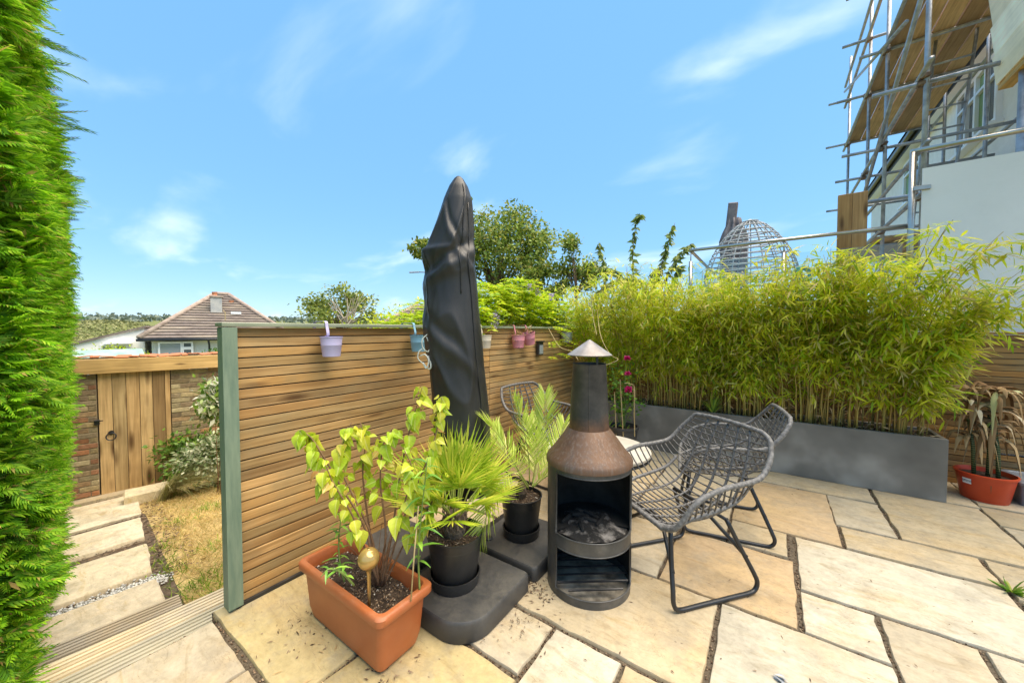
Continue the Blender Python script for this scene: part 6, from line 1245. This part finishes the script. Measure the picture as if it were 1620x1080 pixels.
# gable roof peeping over the fence
gr = at_d(648, 500, 24.); g_ = thing('distant_house', 'brown hipped roof just showing above the fence left of the parasol', 'house', (gr[0], gr[1], -4.), YAW); hh_ = gr[2]+4.
rf = MB(); rf.add([(-3.2, 0, hh_-1.3), (3.2, 0, hh_-1.3), (3.2, 7, hh_-1.3), (-3.2, 7, hh_-1.3), (-.3, 3.2, hh_+.95), (.3, 3.2, hh_+.95)], [(0, 1, 5, 4), (1, 2, 5), (2, 3, 4, 5), (3, 0, 4)]); roof = rf.build('roof', M['rooftile'], g_); mb = MB(); mb.box((0, 3.5, (hh_-1.3)/2), (5.8, 6.4, hh_-1.3)); mb.build('wall', M['white_wall'], g_)
for k in range(12):
    u0, u1 = k/12., (k+1)/12.; A, B, Cc, D = Vector((-3.2, 0, hh_-1.3)), Vector((3.2, 0, hh_-1.3)), Vector((.3, 3.2, hh_+.95)), Vector((-.3, 3.2, hh_+.95)); mb = MB(); up = Vector((0, -.03, .09)); mb.add([A.lerp(D, u0), B.lerp(Cc, u0), A.lerp(D, u0)+up, B.lerp(Cc, u0)+up, A.lerp(D, u1)+up*.15, B.lerp(Cc, u1)+up*.15], [(0, 1, 3, 2), (2, 3, 5, 4)]); mb.build('tile_course', M['rooftile'], roof)
for p0 in ((-3.2, 0, hh_-1.3), (3.2, 0, hh_-1.3)): mb = MB(); mb.tube([Vector(p0)+Vector((0, 0, .07)), (math.copysign(.3, p0[0]), 3.2, hh_+1.02)], .13, 8); mb.build('ridge_tiles', M['ridge'], roof, smooth='all')
# street lamp beside the parasol
lpp = at_d(688, 431, 20.); sl_ = thing('street_lamp', 'grey street lamp arm poking out beside the parasol', 'street lamp', (lpp[0], lpp[1], -3.)); mb = MB(); mb.tube([(0, 0, 0), (0, 0, lpp[2]+3.)], [.07, .05], 10); mb.build('pole', M['galv'], sl_, smooth='all'); mb = MB(); mb.tube([(0, 0, lpp[2]+3.), tuple(rgt*-.9+Vector((0, 0, lpp[2]+3.02)))], .03, 8); mb.build('arm', M['galv'], sl_, smooth='all'); mb = MB(); mb.beam(rgt*-.85+Vector((0, 0, lpp[2]+3.02)), rgt*-1.4+Vector((0, 0, lpp[2]+3.0)), .13, .06, ch=.015); mb.build('lamp_head', M['galv'], sl_)

# ================================================================== small things on the patio
def debris(name, label, n, cen, sd_, lens, mat):
    pos = np.concatenate([np.array([*c_, .004])+rng.normal(0, 1, (k_, 3))*np.array([s_, s_, 0]) for (c_, k_), s_ in zip(zip(cen, n), sd_)]); m = len(pos); pos[:, 2] = .003+rng.uniform(0, .004, m)
    V, F = scatter(*KITE, pos, rdir(m, -.05, .12), rdir(m, .6, 1), rng.uniform(lens[0], lens[1], m), rng.uniform(.003, .007, m)); return tag(link(name, np_mesh(name, V, F, mat)), label, 'litter', kind='stuff')
debris('leaf_litter', 'dry leaf crumbs scattered on the slabs round the chimenea and trough', (120, 60, 60, 50, 200), ((-1.0, 1.66), (-.93, 1.40), (-1.25, .86), (-1.75, .78), (-.2, 2.2)), (.05, .07, .06, .09, 1.2), (.008, .03), M['litter'])
debris('yellow_leaf_litter', 'fallen yellowed leaves beside the trough', (5, 4), ((-1.52, .80), (-1.02, 1.70)), (.05, .04), (.03, .055), M['dryleaf'])
# crumbs of grit along the joints
n = 5000; pos = []
for i in range(n):
    x0, x1, y0, y1, _c = random.choice(SL); e = random.randint(0, 3); t_ = random.random(); pos.append((x0+(x1-x0)*t_, (y0-.012 if e == 0 else y1+.012), -.012) if e < 2 else ((x0-.012 if e == 2 else x1+.012), y0+(y1-y0)*t_, -.012))
pos = np.array(pos)+rng.normal(0, .004, (n, 3))*np.array([1, 1, .3]); V, F = scatter(*PEB, pos, rdir(n, -.3, .3), rdir(n, .5, 1), rng.uniform(.003, .008, n), rng.uniform(.003, .006, n)); tag(link('joint_grit', np_mesh('joint_grit', V, F, M['litter'])), 'loose brown grit in the paving joints', 'grit', kind='stuff')
w0 = at_z(1600, 936); t = thing('weed', 'small green weed growing in a paving joint', 'weed', w0); n = 26; V, F = scatter(*BLADE, np.zeros((n, 3)), rdir(n, .05, .9), rdir(n, .2, 1), rng.uniform(.05, .10, n), rng.uniform(.010, .016, n)); link('leaves', np_mesh('leaves', V, F, M['greengrass']), t)
f0 = at_z(1228, 1073); n = 14; pos = np.array([f0[0], f0[1], .006])+rng.normal(0, .008, (n, 3))*np.array([1, 1, .3]); V, F = scatter(*KITE, pos, np.array([.8, -.5, .1])+rng.normal(0, .25, (n, 3)), rdir(n, .5, 1), rng.uniform(.03, .05, n), .010); tag(link('feather', np_mesh('feather', V, F, leafmat('grey_feather', [(0, (.15, .18, .22)), (1, (.7, .72, .74))], trans=.1))), 'small grey feather lying on a slab', 'feather')
cb = MB(); cb.tube(smoothpath([(1.62, 5.00, .33), (1.8, 5.0, .335), (2.1, 5.0, .325), (2.6, 5.0, .34)], 20), .009, 6); tag(cb.build('cable', M['plastic_black'], smooth='all'), 'black cable clipped along the fence above the storage box', 'cable')
